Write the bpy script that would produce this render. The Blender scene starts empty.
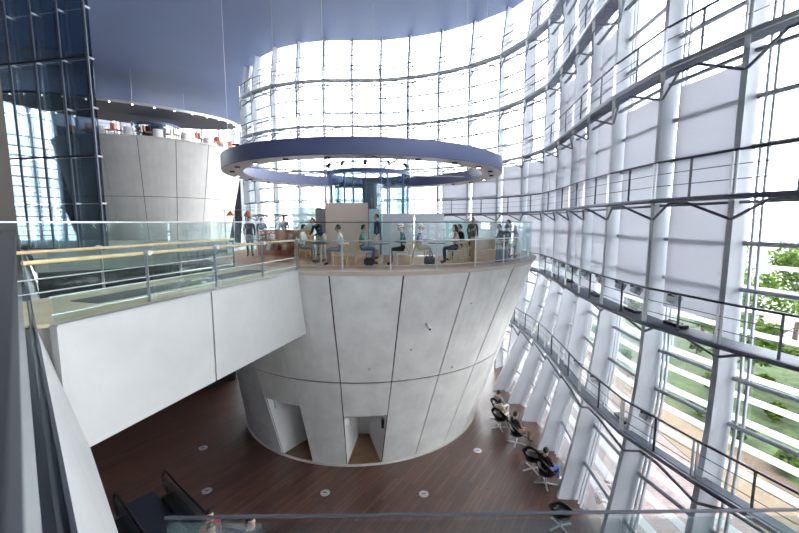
import bpy, bmesh, math, random
from mathutils import Vector, Matrix, Euler
from mathutils.geometry import tessellate_polygon
SC = bpy.context.scene
COL = SC.collection
PI = math.pi
# ---------------------------------------------------------------- camera, sky, exposure
F_PX, EYE = 385.0, 1.45
PITCH = math.atan((266.5 - 221.5) / F_PX)
cd = bpy.data.cameras.new('camera'); cam = bpy.data.objects.new('camera', cd); COL.objects.link(cam)
cam.location = (0, 0, EYE); cam.rotation_euler = (PI / 2 - PITCH, 0, 0)
cd.sensor_width = 36; cd.lens = F_PX / 799 * 36; cd.clip_start = 0.02; cd.clip_end = 500
cd.dof.use_dof = True; cd.dof.focus_distance = 12.0; cd.dof.aperture_fstop = 4.0
SC.camera = cam
world = bpy.data.worlds.new('overcast_sky'); SC.world = world; world.use_nodes = True
bg = world.node_tree.nodes['Background']
bg.inputs[0].default_value = (0.97, 0.985, 1.0, 1); bg.inputs[1].default_value = 7.0
SC.view_settings.view_transform = 'Standard'; SC.view_settings.look = 'None'
SC.view_settings.gamma = 1; SC.view_settings.exposure = 0.8; SC.view_settings.use_curve_mapping = False
SC.cycles.transparent_max_bounces = 40; SC.cycles.max_bounces = 10; SC.cycles.diffuse_bounces = 6
SC.cycles.use_denoising = True

# ---------------------------------------------------------------- materials
MATS = {}
def mat(name, col, rough=0.5, metal=0.0, noise=0.0, nscale=4.0, bump=0.0, emit=None, spec=0.5):
    if name in MATS: return MATS[name]
    m = bpy.data.materials.new(name); m.use_nodes = True; nt = m.node_tree
    b = nt.nodes['Principled BSDF']
    b.inputs['Roughness'].default_value = rough; b.inputs['Metallic'].default_value = metal
    b.inputs['Specular IOR Level'].default_value = spec
    c = (*col, 1)
    if noise > 0:
        tc = nt.nodes.new('ShaderNodeTexCoord'); n = nt.nodes.new('ShaderNodeTexNoise')
        n.inputs['Scale'].default_value = nscale; n.inputs['Detail'].default_value = 6; n.inputs['Roughness'].default_value = 0.6
        nt.links.new(tc.outputs['Object'], n.inputs['Vector'])
        r = nt.nodes.new('ShaderNodeMapRange'); r.inputs[1].default_value = 0.3; r.inputs[2].default_value = 0.7
        r.inputs[3].default_value = 1 - noise; r.inputs[4].default_value = 1 + noise
        nt.links.new(n.outputs[0], r.inputs[0])
        mx = nt.nodes.new('ShaderNodeVectorMath'); mx.operation = 'SCALE'; mx.inputs[0].default_value = col
        nt.links.new(r.outputs[0], mx.inputs['Scale']); nt.links.new(mx.outputs[0], b.inputs['Base Color'])
        if bump:
            bp = nt.nodes.new('ShaderNodeBump'); bp.inputs['Strength'].default_value = bump; bp.inputs['Distance'].default_value = 0.02
            nt.links.new(n.outputs[0], bp.inputs['Height']); nt.links.new(bp.outputs[0], b.inputs['Normal'])
    else:
        b.inputs['Base Color'].default_value = c
    if emit:
        b.inputs['Emission Color'].default_value = (*emit[0], 1); b.inputs['Emission Strength'].default_value = emit[1]
    MATS[name] = m; return m

def glass(name, tint, gloss=0.06, rough=0.02, facing=0.5):
    """thin pane: a clear tinted sheet with a faint mirror reflection that grows at grazing angles"""
    m = bpy.data.materials.new(name); m.use_nodes = True; nt = m.node_tree; nt.nodes.clear()
    out = nt.nodes.new('ShaderNodeOutputMaterial'); mx = nt.nodes.new('ShaderNodeMixShader')
    t = nt.nodes.new('ShaderNodeBsdfTransparent'); t.inputs[0].default_value = (*tint, 1)
    g = nt.nodes.new('ShaderNodeBsdfGlossy'); g.inputs['Roughness'].default_value = rough; g.inputs[0].default_value = (0.9, 0.95, 1, 1)
    lw = nt.nodes.new('ShaderNodeFresnel'); lw.inputs[0].default_value = 1.45
    mr = nt.nodes.new('ShaderNodeMath'); mr.operation = 'MULTIPLY_ADD'; mr.inputs[1].default_value = facing; mr.inputs[2].default_value = gloss * 0.5
    nt.links.new(lw.outputs[0], mr.inputs[0]); nt.links.new(mr.outputs[0], mx.inputs[0])
    nt.links.new(t.outputs[0], mx.inputs[1]); nt.links.new(g.outputs[0], mx.inputs[2]); nt.links.new(mx.outputs[0], out.inputs[0])
    MATS[name] = m; return m

def translucent(name, col, trans, clear=0.0):
    """thin sheet that lets light through diffusely (printed glass, blind cloth, leaves)"""
    m = bpy.data.materials.new(name); m.use_nodes = True; nt = m.node_tree; nt.nodes.clear()
    out = nt.nodes.new('ShaderNodeOutputMaterial'); mx = nt.nodes.new('ShaderNodeMixShader'); mx.inputs[0].default_value = trans
    d = nt.nodes.new('ShaderNodeBsdfDiffuse'); d.inputs[0].default_value = (*col, 1)
    t = nt.nodes.new('ShaderNodeBsdfTranslucent'); t.inputs[0].default_value = (*col, 1)
    nt.links.new(d.outputs[0], mx.inputs[1]); nt.links.new(t.outputs[0], mx.inputs[2])
    last = mx
    if clear:
        tr = nt.nodes.new('ShaderNodeBsdfTransparent'); m2 = nt.nodes.new('ShaderNodeMixShader'); m2.inputs[0].default_value = clear
        nt.links.new(mx.outputs[0], m2.inputs[1]); nt.links.new(tr.outputs[0], m2.inputs[2]); last = m2
    nt.links.new(last.outputs[0], out.inputs[0]); MATS[name] = m; return m

def planks(name, c1, c2, ang, width, length, rough=0.35, gap=0.006, spec=0.4, coat=0.0):
    m = bpy.data.materials.new(name); m.use_nodes = True; nt = m.node_tree; b = nt.nodes['Principled BSDF']
    tc = nt.nodes.new('ShaderNodeTexCoord'); mp = nt.nodes.new('ShaderNodeMapping'); mp.inputs['Rotation'].default_value = (0, 0, -ang)
    nt.links.new(tc.outputs['Object'], mp.inputs['Vector'])
    br = nt.nodes.new('ShaderNodeTexBrick'); br.inputs['Scale'].default_value = 1; br.inputs['Brick Width'].default_value = length
    br.inputs['Row Height'].default_value = width; br.inputs['Mortar Size'].default_value = gap; br.inputs['Bias'].default_value = 0.0
    br.inputs['Color1'].default_value = (*c1, 1); br.inputs['Color2'].default_value = (*c2, 1)
    br.inputs['Mortar'].default_value = (c1[0] * .35, c1[1] * .35, c1[2] * .35, 1)
    nt.links.new(mp.outputs[0], br.inputs['Vector'])
    mp2 = nt.nodes.new('ShaderNodeMapping'); mp2.inputs['Scale'].default_value = (0.8, 14, 1)
    nt.links.new(mp.outputs[0], mp2.inputs['Vector'])
    n = nt.nodes.new('ShaderNodeTexNoise'); n.inputs['Scale'].default_value = 2; n.inputs['Detail'].default_value = 5
    nt.links.new(mp2.outputs[0], n.inputs['Vector'])
    r = nt.nodes.new('ShaderNodeMapRange'); r.inputs[1].default_value = .3; r.inputs[2].default_value = .7; r.inputs[3].default_value = .7; r.inputs[4].default_value = 1.3
    nt.links.new(n.outputs[0], r.inputs[0])
    s = nt.nodes.new('ShaderNodeVectorMath'); s.operation = 'SCALE'
    nt.links.new(br.outputs[0], s.inputs[0]); nt.links.new(r.outputs[0], s.inputs['Scale'])
    nt.links.new(s.outputs[0], b.inputs['Base Color']); b.inputs['Roughness'].default_value = rough
    b.inputs['Specular IOR Level'].default_value = spec
    b.inputs['Coat Weight'].default_value = coat; b.inputs['Coat Roughness'].default_value = .28
    MATS[name] = m; return m

mat('concrete', (.69, .675, .655), .75, noise=.13, nscale=1.3, bump=.06)
mat('concrete_pale', (.43, .43, .43), .75, noise=.07, nscale=1.1, bump=.05)
mat('concrete_warm', (.56, .53, .505), .8, noise=.08, nscale=.8)
mat('joint', (.012, .012, .013), .9)
mat('ceiling', (.165, .215, .385), .55, noise=.03, nscale=.3)
mat('slate', (.115, .14, .28), .45)
mat('canopy_dark', (.11, .115, .14), .6)
mat('ring_white', (.62, .62, .64), .5)
mat('fin', (.54, .555, .60), .45)
mat('steel', (.42, .43, .46), .35, .6)
mat('tube_grey', (.44, .45, .49), .4)
mat('screen_post', (.13, .15, .19), .4)
mat('truss', (.15, .16, .20), .45, .2)
mat('brightsteel', (.72, .73, .75), .3, .7)
mat('darksteel', (.07, .075, .095), .4, .3)
mat('grating', (.26, .28, .34), .5, .2)
mat('black', (.012, .012, .014), .4)
mat('rail_blue', (.030, .033, .042), .75, 0, spec=.2)
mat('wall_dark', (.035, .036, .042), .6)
mat('brown_dark', (.05, .04, .034), .5)
mat('beige', (.76, .64, .56), .6)
mat('white', (.8, .8, .8), .5)
mat('rim', (.58, .50, .44), .6)
mat('honey', (.74, .52, .29), .4, noise=.12, nscale=9)
mat('wood_orange', (.50, .20, .075), .4, noise=.2, nscale=6)
mat('amber', (.60, .30, .09), .35, noise=.12, nscale=5)
mat('copper', (.65, .20, .09), .35)
mat('cane', (.66, .52, .33), .7, noise=.15, nscale=40)
mat('tabletop', (.12, .12, .125), .3)
mat('floor_cream', (.66, .58, .38), .55, noise=.12, nscale=2.0)
mat('lobby_floor', (.34, .35, .31), .5, noise=.1, nscale=.8)
mat('carpet_grey', (.16, .165, .17), .9, noise=.1, nscale=6)
mat('skin', (.62, .39, .28), .5); mat('skin_pale', (.72, .49, .37), .5)
mat('hair_black', (.018, .014, .013), .5); mat('hair_grey', (.33, .33, .34), .6); mat('hair_brown', (.05, .025, .015), .5)
mat('hat_straw', (.66, .53, .36), .8)
mat('lips', (.40, .12, .10), .5)
for n_, c_ in dict(cloth_white=(.75, .75, .74), cloth_black=(.02, .02, .024), cloth_navy=(.03, .04, .075), cloth_grey=(.27, .28, .31), cloth_green=(.07, .26, .18), cloth_jean=(.10, .15, .27),
                   cloth_blue=(.10, .19, .52), cloth_cream=(.68, .62, .52), cloth_purple=(.17, .14, .33), cloth_pink=(.62, .33, .28), cloth_red=(.25, .03, .035), cloth_brown=(.19, .10, .06),
                   cloth_teal=(.05, .15, .17), cloth_beige=(.58, .48, .36)).items():
    mat(n_, c_, .85)
mat('lamp', (.9, .85, .7), .4, emit=((1, .88, .66), 12))
mat('foliage_wood', (.09, .065, .045), .9)
mat('soil', (.075, .05, .032), .95, noise=.2, nscale=3)
mat('gravel', (.13, .095, .062), .95, noise=.15, nscale=5)
mat('plaza', (.16, .16, .15), .9, noise=.08, nscale=.2)
mat('lawn', (.035, .058, .016), .95, noise=.75, nscale=2.2)
planks('paving', (.19, .145, .14), (.15, .115, .112), 0, .12, .24, .9, .008)
planks('floor_wood', (.080, .033, .021), (.155, .070, .046), math.radians(57), .14, 2.2, .42, spec=.5, coat=1.0)
planks('deck_wood', (.60, .25, .11), (.68, .31, .15), math.radians(20), .12, 1.8, .4)
planks('porch_wood', (.28, .17, .09), (.32, .20, .11), math.radians(57), .12, 1.6, .5)
glass('pane', (.97, .985, .99), .03, facing=.5)
glass('rail_glass', (.93, .97, .96), .02, facing=.22)
glass('front_glass', (.90, .94, .93), .03, facing=.35)
glass('screen_glass', (.66, .74, .80), .10, facing=.8)
glass('drum_glass', (.74, .83, .85), .10, facing=.6)
translucent('frosted', (.62, .80, .83), .5, .25)
translucent('frosted_white', (.80, .84, .88), .5)
translucent('louvre', (.88, .90, .92), .5, .3)
translucent('blind', (.68, .68, .715), .46)
translucent('light_block', (.10, .10, .12), .05)
translucent('leaf', (.085, .15, .022), .5); translucent('leaf_dark', (.04, .075, .016), .45); translucent('leaf_pale', (.15, .21, .045), .5)

# ---------------------------------------------------------------- mesh helpers
class MB:
    def __init__(s): s.bm = bmesh.new(); s.mi = 0
    def face(s, vs):
        try:
            f = s.bm.faces.new(vs); f.material_index = s.mi; return f
        except ValueError: return None
    def quad(s, *p): return s.face([s.bm.verts.new(q) for q in p])
    def box(s, c, size, rot=None):
        x, y, z = [k / 2 for k in size]; R = rot if rot is not None else Matrix.Identity(3)
        if isinstance(R, (int, float)): R = Matrix.Rotation(R, 3, 'Z')
        v = [s.bm.verts.new(Vector(c) + R @ Vector((a * x, b * y, d * z))) for a in (-1, 1) for b in (-1, 1) for d in (-1, 1)]
        for f in ((0, 1, 3, 2), (4, 6, 7, 5), (0, 4, 5, 1), (2, 3, 7, 6), (0, 2, 6, 4), (1, 5, 7, 3)): s.face([v[k] for k in f])
        return s
    def beam(s, a, b, w, h, up=(0, 0, 1)):
        a, b = Vector(a), Vector(b); d = b - a; L = d.length
        if L < 1e-6: return s
        d.normalize(); u = Vector(up)
        if abs(d.dot(u)) > .98: u = Vector((0, 1, 0))
        r = d.cross(u).normalized(); u2 = r.cross(d)
        R = Matrix((r, d, u2)).transposed()
        return s.box((a + b) / 2, (w, L, h), R)
    def tube(s, pts, r, n=8, closed=False, cap=True):
        pts = [Vector(p) for p in pts]; N = len(pts); rs = r if isinstance(r, (list, tuple)) else [r] * N
        rings = []; up = None
        for i, p in enumerate(pts):
            a = pts[(i - 1) % N] if (closed or i > 0) else p; b = pts[(i + 1) % N] if (closed or i < N - 1) else p
            t = (b - a).normalized()
            if up is None: up = Vector((0, 0, 1)) if abs(t.z) < .9 else Vector((1, 0, 0))
            x = t.cross(up)
            if x.length < 1e-4: x = t.cross(Vector((0, 1, 0)))
            x.normalize(); y = x.cross(t).normalized(); up = y
            rings.append([s.bm.verts.new(p + (x * math.cos(2 * PI * k / n) + y * math.sin(2 * PI * k / n)) * rs[i]) for k in range(n)])
        for i in range(N if closed else N - 1):
            A, B = rings[i], rings[(i + 1) % N]
            for k in range(n): s.face([A[k], A[(k + 1) % n], B[(k + 1) % n], B[k]])
        if cap and not closed: s.face(rings[0][::-1]); s.face(rings[-1])
        return s
    def lathe(s, prof, n=24, c=(0, 0, 0), closed=False, a0=0, a1=2 * PI):
        full = abs(a1 - a0 - 2 * PI) < 1e-6; M = n if full else n + 1; rings = []
        for r, z in prof:
            rings.append([s.bm.verts.new((c[0] + r * math.cos(a0 + (a1 - a0) * k / n), c[1] + r * math.sin(a0 + (a1 - a0) * k / n), c[2] + z)) for k in range(M)])
        P = len(prof)
        for i in range(P if closed else P - 1):
            A, B = rings[i], rings[(i + 1) % P]
            for k in range(n): s.face([A[k], A[(k + 1) % M], B[(k + 1) % M], B[k]])
        if not closed and full:
            if prof[0][0] > 1e-4: s.face(rings[0][::-1])
            if prof[-1][0] > 1e-4: s.face(rings[-1])
        return s
    def ball(s, c, r, n=10):
        m = bmesh.ops.create_uvsphere(s.bm, u_segments=n, v_segments=max(4, n // 2 + 1), radius=1)
        R = (r, r, r) if isinstance(r, (int, float)) else r
        for v in m['verts']: v.co = Vector((v.co.x * R[0], v.co.y * R[1], v.co.z * R[2])) + Vector(c)
        for f in {f for v in m['verts'] for f in v.link_faces}: f.material_index = s.mi; f.smooth = True
        return s
    def prism(s, poly, z0, z1):
        vs = [Vector((p[0], p[1], 0)) for p in poly]; tri = tessellate_polygon([vs])
        lo = [s.bm.verts.new((p.x, p.y, z0)) for p in vs]; hi = [s.bm.verts.new((p.x, p.y, z1)) for p in vs]
        for t in tri: s.face([lo[k] for k in t]); s.face([hi[k] for k in t[::-1]])
        N = len(vs)
        for k in range(N): s.face([lo[k], lo[(k + 1) % N], hi[(k + 1) % N], hi[k]])
        return s
    def sweep(s, sections, close_ends=True):
        """loft through equal-length closed sections"""
        R = [[s.bm.verts.new(p) for p in sec] for sec in sections]; n = len(R[0])
        for A, B in zip(R, R[1:]):
            for k in range(n): s.face([A[k], A[(k + 1) % n], B[(k + 1) % n], B[k]])
        if close_ends: s.face(R[0][::-1]); s.face(R[-1])
        return s

def part(name, mb, m, parent=None, loc=None, smooth=False, bevel=0, **tags):
    bm = mb.bm
    bmesh.ops.recalc_face_normals(bm, faces=bm.faces)
    if bevel: bmesh.ops.bevel(bm, geom=[e for e in bm.edges if len(e.link_faces) == 2 and e.calc_face_angle(0) > .5], offset=bevel, segments=2, affect='EDGES', clamp_overlap=True)
    if smooth:
        for f in bm.faces: f.smooth = True
    me = bpy.data.meshes.new(name); bm.to_mesh(me); bm.free()
    for q in (m if isinstance(m, (list, tuple)) else [m]): me.materials.append(MATS[q] if isinstance(q, str) else q)
    o = bpy.data.objects.new(name, me); COL.objects.link(o)
    if parent is not None: o.parent = parent
    if loc is not None: o.location = loc
    for k, v in tags.items(): o[k] = v
    if smooth:
        try: me.set_sharp_from_angle(angle=math.radians(40))
        except Exception: pass
    return o
def thing(name, label, cat, loc=(0, 0, 0), rz=0, group=None, kind=None):
    o = bpy.data.objects.new(name, None); COL.objects.link(o); o.location = loc; o.rotation_euler = (0, 0, rz)
    o.empty_display_size = .2
    if label: o['label'] = label
    if cat: o['category'] = cat
    if group: o['group'] = group
    if kind: o['kind'] = kind
    return o
def tag(o, label, cat, group=None):
    o['label'] = label; o['category'] = cat
    if group: o['group'] = group
    return o
def struct(name, mb, m, parent=None, **k):
    o = part(name, mb, m, parent, **k)
    if parent is None: o['kind'] = 'structure'
    return o
def kids(o): return [c for c in bpy.data.objects if c.parent == o]
def dup(root, loc, rz, label=None, group=None):
    r = root.copy(); COL.objects.link(r); r.location = loc; r.rotation_euler = (0, 0, rz)
    if label: r['label'] = label
    if group: r['group'] = group
    for ch in kids(root):
        c = ch.copy(); COL.objects.link(c); c.parent = r
        for g in kids(ch):
            d = g.copy(); COL.objects.link(d); d.parent = c
    return r

# ---------------------------------------------------------------- levels and the wave of the glass facade
GZ = -7.0
S = 3.02
ZT, ZA, ZB, ZC, ZD, ZE, ZF = (EYE + S * k for k in (4.2, 3.18, 2.18, 1.18, .18, -.82, -1.82))
def resample(pts, step):
    P = [Vector(p) for p in pts]; dense = []
    for i in range(len(P) - 1):
        p0 = P[max(i - 1, 0)]; p1 = P[i]; p2 = P[i + 1]; p3 = P[min(i + 2, len(P) - 1)]
        for k in range(24):
            t = k / 24
            dense.append(.5 * ((2 * p1) + (p2 - p0) * t + (2 * p0 - 5 * p1 + 4 * p2 - p3) * t * t + (3 * p1 - p0 - 3 * p2 + p3) * t ** 3))
    dense.append(P[-1]); out = [dense[0]]; acc = 0
    for a, b in zip(dense, dense[1:]):
        acc += (b - a).length
        if acc >= step: out.append(b); acc = 0
    return out
LOBE = resample([(-45, 30), (-42.2, 33.6), (-39, 37), (-36.5, 41), (-34, 47), (-29.5, 51.5), (-24, 52.5), (-19.5, 49.5), (-16.5, 44.5), (-15, 40.2), (-14.3, 37.2)], 2.05)
NEAR = [(-13.75, 35.1), (-13.2, 33.1), (-12.45, 31.3), (-11.0, 29.8), (-9.15, 28.5), (-7.15, 27.75), (-5.2, 27.4), (-3.25, 27.4), (-1.3, 27.35), (.45, 26.95), (2.2, 26.3), (3.9, 25.3), (5.4, 24.0), (6.35, 22.45),
        (6.95, 20.6), (7.0, 18.5), (6.78, 16.4), (6.42, 14.25), (6.15, 12.0), (6.1, 9.8), (6.5, 7.75), (7.15, 5.75), (7.9, 3.8), (8.6, 1.9)]
BACK = [(9.15, -.1), (9.4, -2.2), (9.3, -4.3), (8.9, -6.4), (8.45, -8.5), (8.2, -10.6), (8.3, -12.7), (8.7, -14.8), (8.9, -16.9), (8.6, -19), (8.0, -21)]
NL = len(LOBE); I0 = NL + 6            # I0: index of the bay line called 0
P2 = [Vector(p[:2]) for p in LOBE] + [Vector(p) for p in NEAR] + [Vector(p) for p in BACK]
N = len(P2)
# slide the nodes along the wave so that the fins stand at their own spacing
for k_, x_ in {3: 407.5, 4: 437, 5: 466.5, 6: 496, 7: 520, 8: 541, 9: 557.5, 10: 570.5, 11: 583, 12: 606.5, 13: 652, 14: 730}.items():
    i_ = I0 + k_; t_ = (P2[i_ + 1] - P2[i_ - 1]).normalized(); u_ = (x_ - 399.5) / F_PX
    P2[i_] = P2[i_] + t_ * max(-1.3, min(1.3, (u_ * P2[i_].y * .992 - P2[i_].x) / (t_.x - u_ * t_.y * .992)))
TAN, NRM, FIN = [], [], []
for i in range(N):
    t = (P2[min(i + 1, N - 1)] - P2[max(i - 1, 0)]).normalized(); TAN.append(t); NRM.append(Vector((-t.y, t.x)))
for i in range(N):
    r = P2[i].normalized(); d = r.dot(NRM[i])
    FIN.append(P2[i] + (r * min(.6 / d, 1.9) if d > .15 else NRM[i] * .6))
def shift(z):
    """how far the facade stands in (towards the room) at height z"""
    if z < -1.0: return 1.95 * max(0, (-1.0 - z) / 6.0) ** 1.5
    if z > ZA: return -.45 * (z - ZA) / (ZT - ZA)
    return 0
FEET = {8: (4.7, 18.6), 9: (5.1, 17.2), 10: (5.25, 15.6), 11: (5.17, 13.5), 12: (4.85, 10.95), 13: (4.55, 8.3), 14: (4.5, 6.0), 15: (5.0, 4.0), 16: (5.7, 2.1)}
BOW = {12: 1.5, 13: 1.9, 14: 2.5}
def fin_pt(i, z, out=0.0):
    if z < -1.0:
        d = Vector(FEET[i - I0]) - FIN[i] if i - I0 in FEET else (TAN[i] - NRM[i]) * 1.95
        q = FIN[i] + d * ((-1.0 - z) / 6.0) ** BOW.get(i - I0, 1.45 if i - I0 < 12 else 2.6) + NRM[i] * out
    else: q = FIN[i] + NRM[i] * (out - shift(z))
    return Vector((q.x, q.y, z))
def deep(z): return .44 + .18 * max(0, min(1, (1.5 - z) / 4.5))     # the fins grow deeper low down
def gl(i, z, o): return fin_pt(i, z, o + deep(z) - .44)
ZS = [-7.0, -6.2, -5.4, -4.6, -3.8, -3.0, -2.0, -1.0, 2.0, 5.0, 8.03, 11.05, 12.6, 14.13]
OPEN = I0 + 3
# fins (mullion plates) and bays
for i in range(N):
    t = Vector((TAN[i].x, TAN[i].y, 0)) * .062; n = Vector((NRM[i].x, NRM[i].y, 0))
    secs = []
    for z in ZS:
        p = fin_pt(i, z); secs.append([p - t, p + t, p + t + n * deep(z), p - t + n * deep(z)])
    mb = MB(); mb.sweep(secs)
    # flange along the inner edge
    struct('trim_%d' % (i + 1), mb, 'fin')
for i in range(N - 1):
    far = i < I0 - 6
    mb = MB()
    A = [gl(i, z, .46) for z in ZS]; B = [gl(i + 1, z, .46) for z in ZS]
    n = ((NRM[i] + NRM[i + 1]) / 2).to_3d().normalized() if False else Vector(((NRM[i] + NRM[i + 1]).x, (NRM[i] + NRM[i + 1]).y, 0)).normalized()
    secs = []
    for a, b in zip(A, B): secs.append([a, b, b + n * .012, a + n * .012])
    mb.sweep(secs)
    w = struct('window_%d' % (i + 1), mb, 'pane')
    # transom tubes, three to a storey, held just inside the pane
    mb = MB()
    for lv in range(-3, 4):
        for th in (1, 2):
            zz = ZD + S * lv - S * th / 3
            if zz < GZ + .3: continue
            a, b = gl(i, zz, .36), gl(i + 1, zz, .36); mb.tube([a, b], .055, 8)
    for th in (1, 2):
        zz = ZA + S * th / 3; mb.tube([gl(i, zz, .36), gl(i + 1, zz, .36)], .04, 6)
    part('transom', mb, 'tube_grey', w, smooth=True)
    # slim posts beside each fin
    mb = MB(); f = .085
    for q in (f, .15, 1 - f):
        pts = [gl(i, z, .40) * (1 - q) + gl(i + 1, z, .40) * q for z in ZS]
        mb.sweep([[p + n * .03 + Vector((TAN[i].x, TAN[i].y, 0)) * .022, p - n * .03 + Vector((TAN[i].x, TAN[i].y, 0)) * .022, p - n * .03 - Vector((TAN[i].x, TAN[i].y, 0)) * .022, p + n * .03 - Vector((TAN[i].x, TAN[i].y, 0)) * .022] for p in pts])
    part('mullion', mb, 'fin', w)
    # white printed-glass louvres outside
    mb = MB(); zz = -6.6
    while zz < 14.2:
        a, b = gl(i, zz, .70), gl(i + 1, zz, .70); a2, b2 = a + n * .21 + Vector((0, 0, .05)), b + n * .21 + Vector((0, 0, .05))
        up = Vector((0, 0, .015)); mb.sweep([[a, a2, a2 + up, a + up], [b, b2, b2 + up, b + up]]); zz += S / 6
    part('louvre', mb, 'louvre', w)
    # roller blinds in the middle bays
    k = i - I0
    if -.875 < P2[i].x / P2[i].y < -.66 and i < NL and P2[i].y < 52:
        mb = MB(); secs = []
        for z in (GZ + .4, 3, ZT - .3):
            a, b = fin_pt(i, z, .28), fin_pt(i + 1, z, .28); d = (b - a); a, b = a + d * .06, b - d * .06
            secs.append([a, b, b + n * .006, a + n * .006])
        mb.sweep(secs); part('roller_blind', mb, 'blind', w)
    if i < NL and -.89 < P2[i].x / P2[i].y < -.425:  # added dark sheets, no real blinds: block far-bay light to darken the left ceiling
        mb = MB(); secs = []
        for z in (GZ + .3, 3.0, 11.7):
            a, b = fin_pt(i, z, .20), fin_pt(i + 1, z, .20); d = (b - a); a, b = a + d * .04, b - d * .04
            secs.append([a, b, b + n * .006, a + n * .006])
        mb.sweep(secs); part('light_block_sheet', mb, 'light_block', w)
    if 4 <= k <= 13:
        zt, zb = (ZC - .25, ZE + .25)
        if k in (9, 11): zt = ZB - .3
        mb = MB(); secs = []
        for z in (zb, (zb + zt) / 2, zt):
            a, b = fin_pt(i, z, .28), fin_pt(i + 1, z, .28); d = (b - a); a, b = a + d * .125, b - d * .03
            secs.append([a, b, b + n * .006, a + n * .006])
        mb.sweep(secs); part('roller_blind', mb, 'blind', w)
# ---------------------------------------------------------------- shell: ceiling, floor, ground, dark gallery wall
E_ = Vector((-.7036, .7106)); EN = Vector((.7106, .7036))      # along the balcony edge, and square to it (towards the hall)
def line(s, l): q = E_ * s + EN * l; return (q.x, q.y)
def prism_between(mb, polyA, polyB):
    return mb
top = [fin_pt(i, ZT, .5) for i in range(N)]
mb = MB(); mb.prism([(p.x, p.y) for p in top] + [(9, -24), (-46, 31)][:0], ZT + .02, ZT + .4); struct('ceiling', mb, 'ceiling')
foot = [fin_pt(i, GZ, .78) for i in range(N)]
mb = MB(); mb.prism([(p.x, p.y) for p in foot], GZ - .25, GZ); struct('floor', mb, 'floor_wood')
a, b = top[0], top[-1]
mb = MB(); mb.beam((a.x, a.y, 3.6), (b.x, b.y, 3.6), .3, 21.6); struct('wall_left', mb, 'wall_dark')
mb = MB(); mb.prism([(-160, -120), (160, -120), (160, 160), (-160, 160)], GZ - .6, GZ - .3); o = struct('ground_outside', mb, 'plaza')
def strip(off0, off1, z, name, m, i0=I0 - 2, i1=N):
    A = [fin_pt(i, GZ, off0) for i in range(i0, i1)]; B = [fin_pt(i, GZ, off1) for i in range(i0, i1)]
    mb = MB()
    for a, b, c, d in zip(A, A[1:], B[1:], B):
        mb.bm.faces.new([mb.bm.verts.new((p.x, p.y, z)) for p in (a, b, c, d)])
    bmesh.ops.remove_doubles(mb.bm, verts=mb.bm.verts, dist=.001)
    e = bmesh.ops.extrude_face_region(mb.bm, geom=mb.bm.faces[:]); bmesh.ops.translate(mb.bm, vec=(0, 0, -.15), verts=[v for v in e['geom'] if isinstance(v, bmesh.types.BMVert)])
    return struct(name, mb, m)
strip(.80, 5.4, GZ - .12, 'paving_outside', 'paving')
strip(5.4, 7.2, GZ - .10, 'path_outside', 'gravel')
strip(7.2, 8.0, GZ - .14, 'planting_bed', 'soil')
strip(8.0, 24, GZ - .16, 'lawn_outside', 'lawn')

# ---------------------------------------------------------------- balcony where the photographer stands
mb = MB(); mb.prism([line(60, -.16), line(60, -12.5), line(-24, -12.5), line(-24, -.16)], -.55, 0); struct('floor_balcony', mb, 'carpet_grey')
EL = .09
def fascia():
    mb = MB(); s0, s1 = -1.52, 60
    cuts = [-1.4, 6.86, 9.5, 12, 18, 24, 30, 36, 42, 48, 54, 60]
    for a, b in zip(cuts, cuts[1:]):
        a += .012
        secs = []
        for s in (a, b):
            secs.append([(*line(s, EL), -.06), (*line(s, EL + .44), -2.0), (*line(s, EL + .32), -2.0), (*line(s, EL - .19), -.06)])
        mb.sweep(secs)
    mb.prism([line(-1.4, -.2), line(60, -.2), line(60, .35), line(-1.4, .35)], -2.25, -2.0)
    return struct('trim_balcony_fascia', mb, 'concrete_pale')
fascia()
mb = MB(); mb.prism([line(-1.4, EL), line(60, EL), line(60, -.03), line(-1.4, -.03)], -.10, -.03)
mb.beam((*line(-1.4, .03), -.012), (*line(60, .03), -.012), .02, .03); mb.beam((*line(-1.4, EL - .015), -.01), (*line(60, EL - .015), -.01), .02, .05)
struct('trim_balcony_channel', mb, 'darksteel')
mb = MB(); mb.prism([line(-1.4, -.031), line(60, -.031), line(60, -.5), line(-1.4, -.5)], 0, .012); struct('trim_balcony_kerb', mb, 'concrete_pale')
mb = MB(); mb.beam((*line(-1.3, -.4), -4.65), (*line(24, -.4), -4.65), .3, 4.7); struct('wall_blocker_balcony', mb, 'wall_dark')  # added wall, cuts light so the floor below the bridge stays dark
LOBBY = [(-14.6, 15.3), (-8.75, 19.6), (-9.6, 25.0), (-15.0, 30.5), (-29.0, 29.6)]
mb = MB(); mb.prism(LOBBY, -.6, -.0); struct('floor_upper_lobby', mb, 'lobby_floor')
mb = MB()
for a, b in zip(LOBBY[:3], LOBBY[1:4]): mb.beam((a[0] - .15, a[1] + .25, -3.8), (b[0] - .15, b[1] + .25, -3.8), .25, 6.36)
struct('wall_blocker_lobby', mb, 'wall_dark')  # added walls, close off the lobe light at ground level to darken the floor
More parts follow.
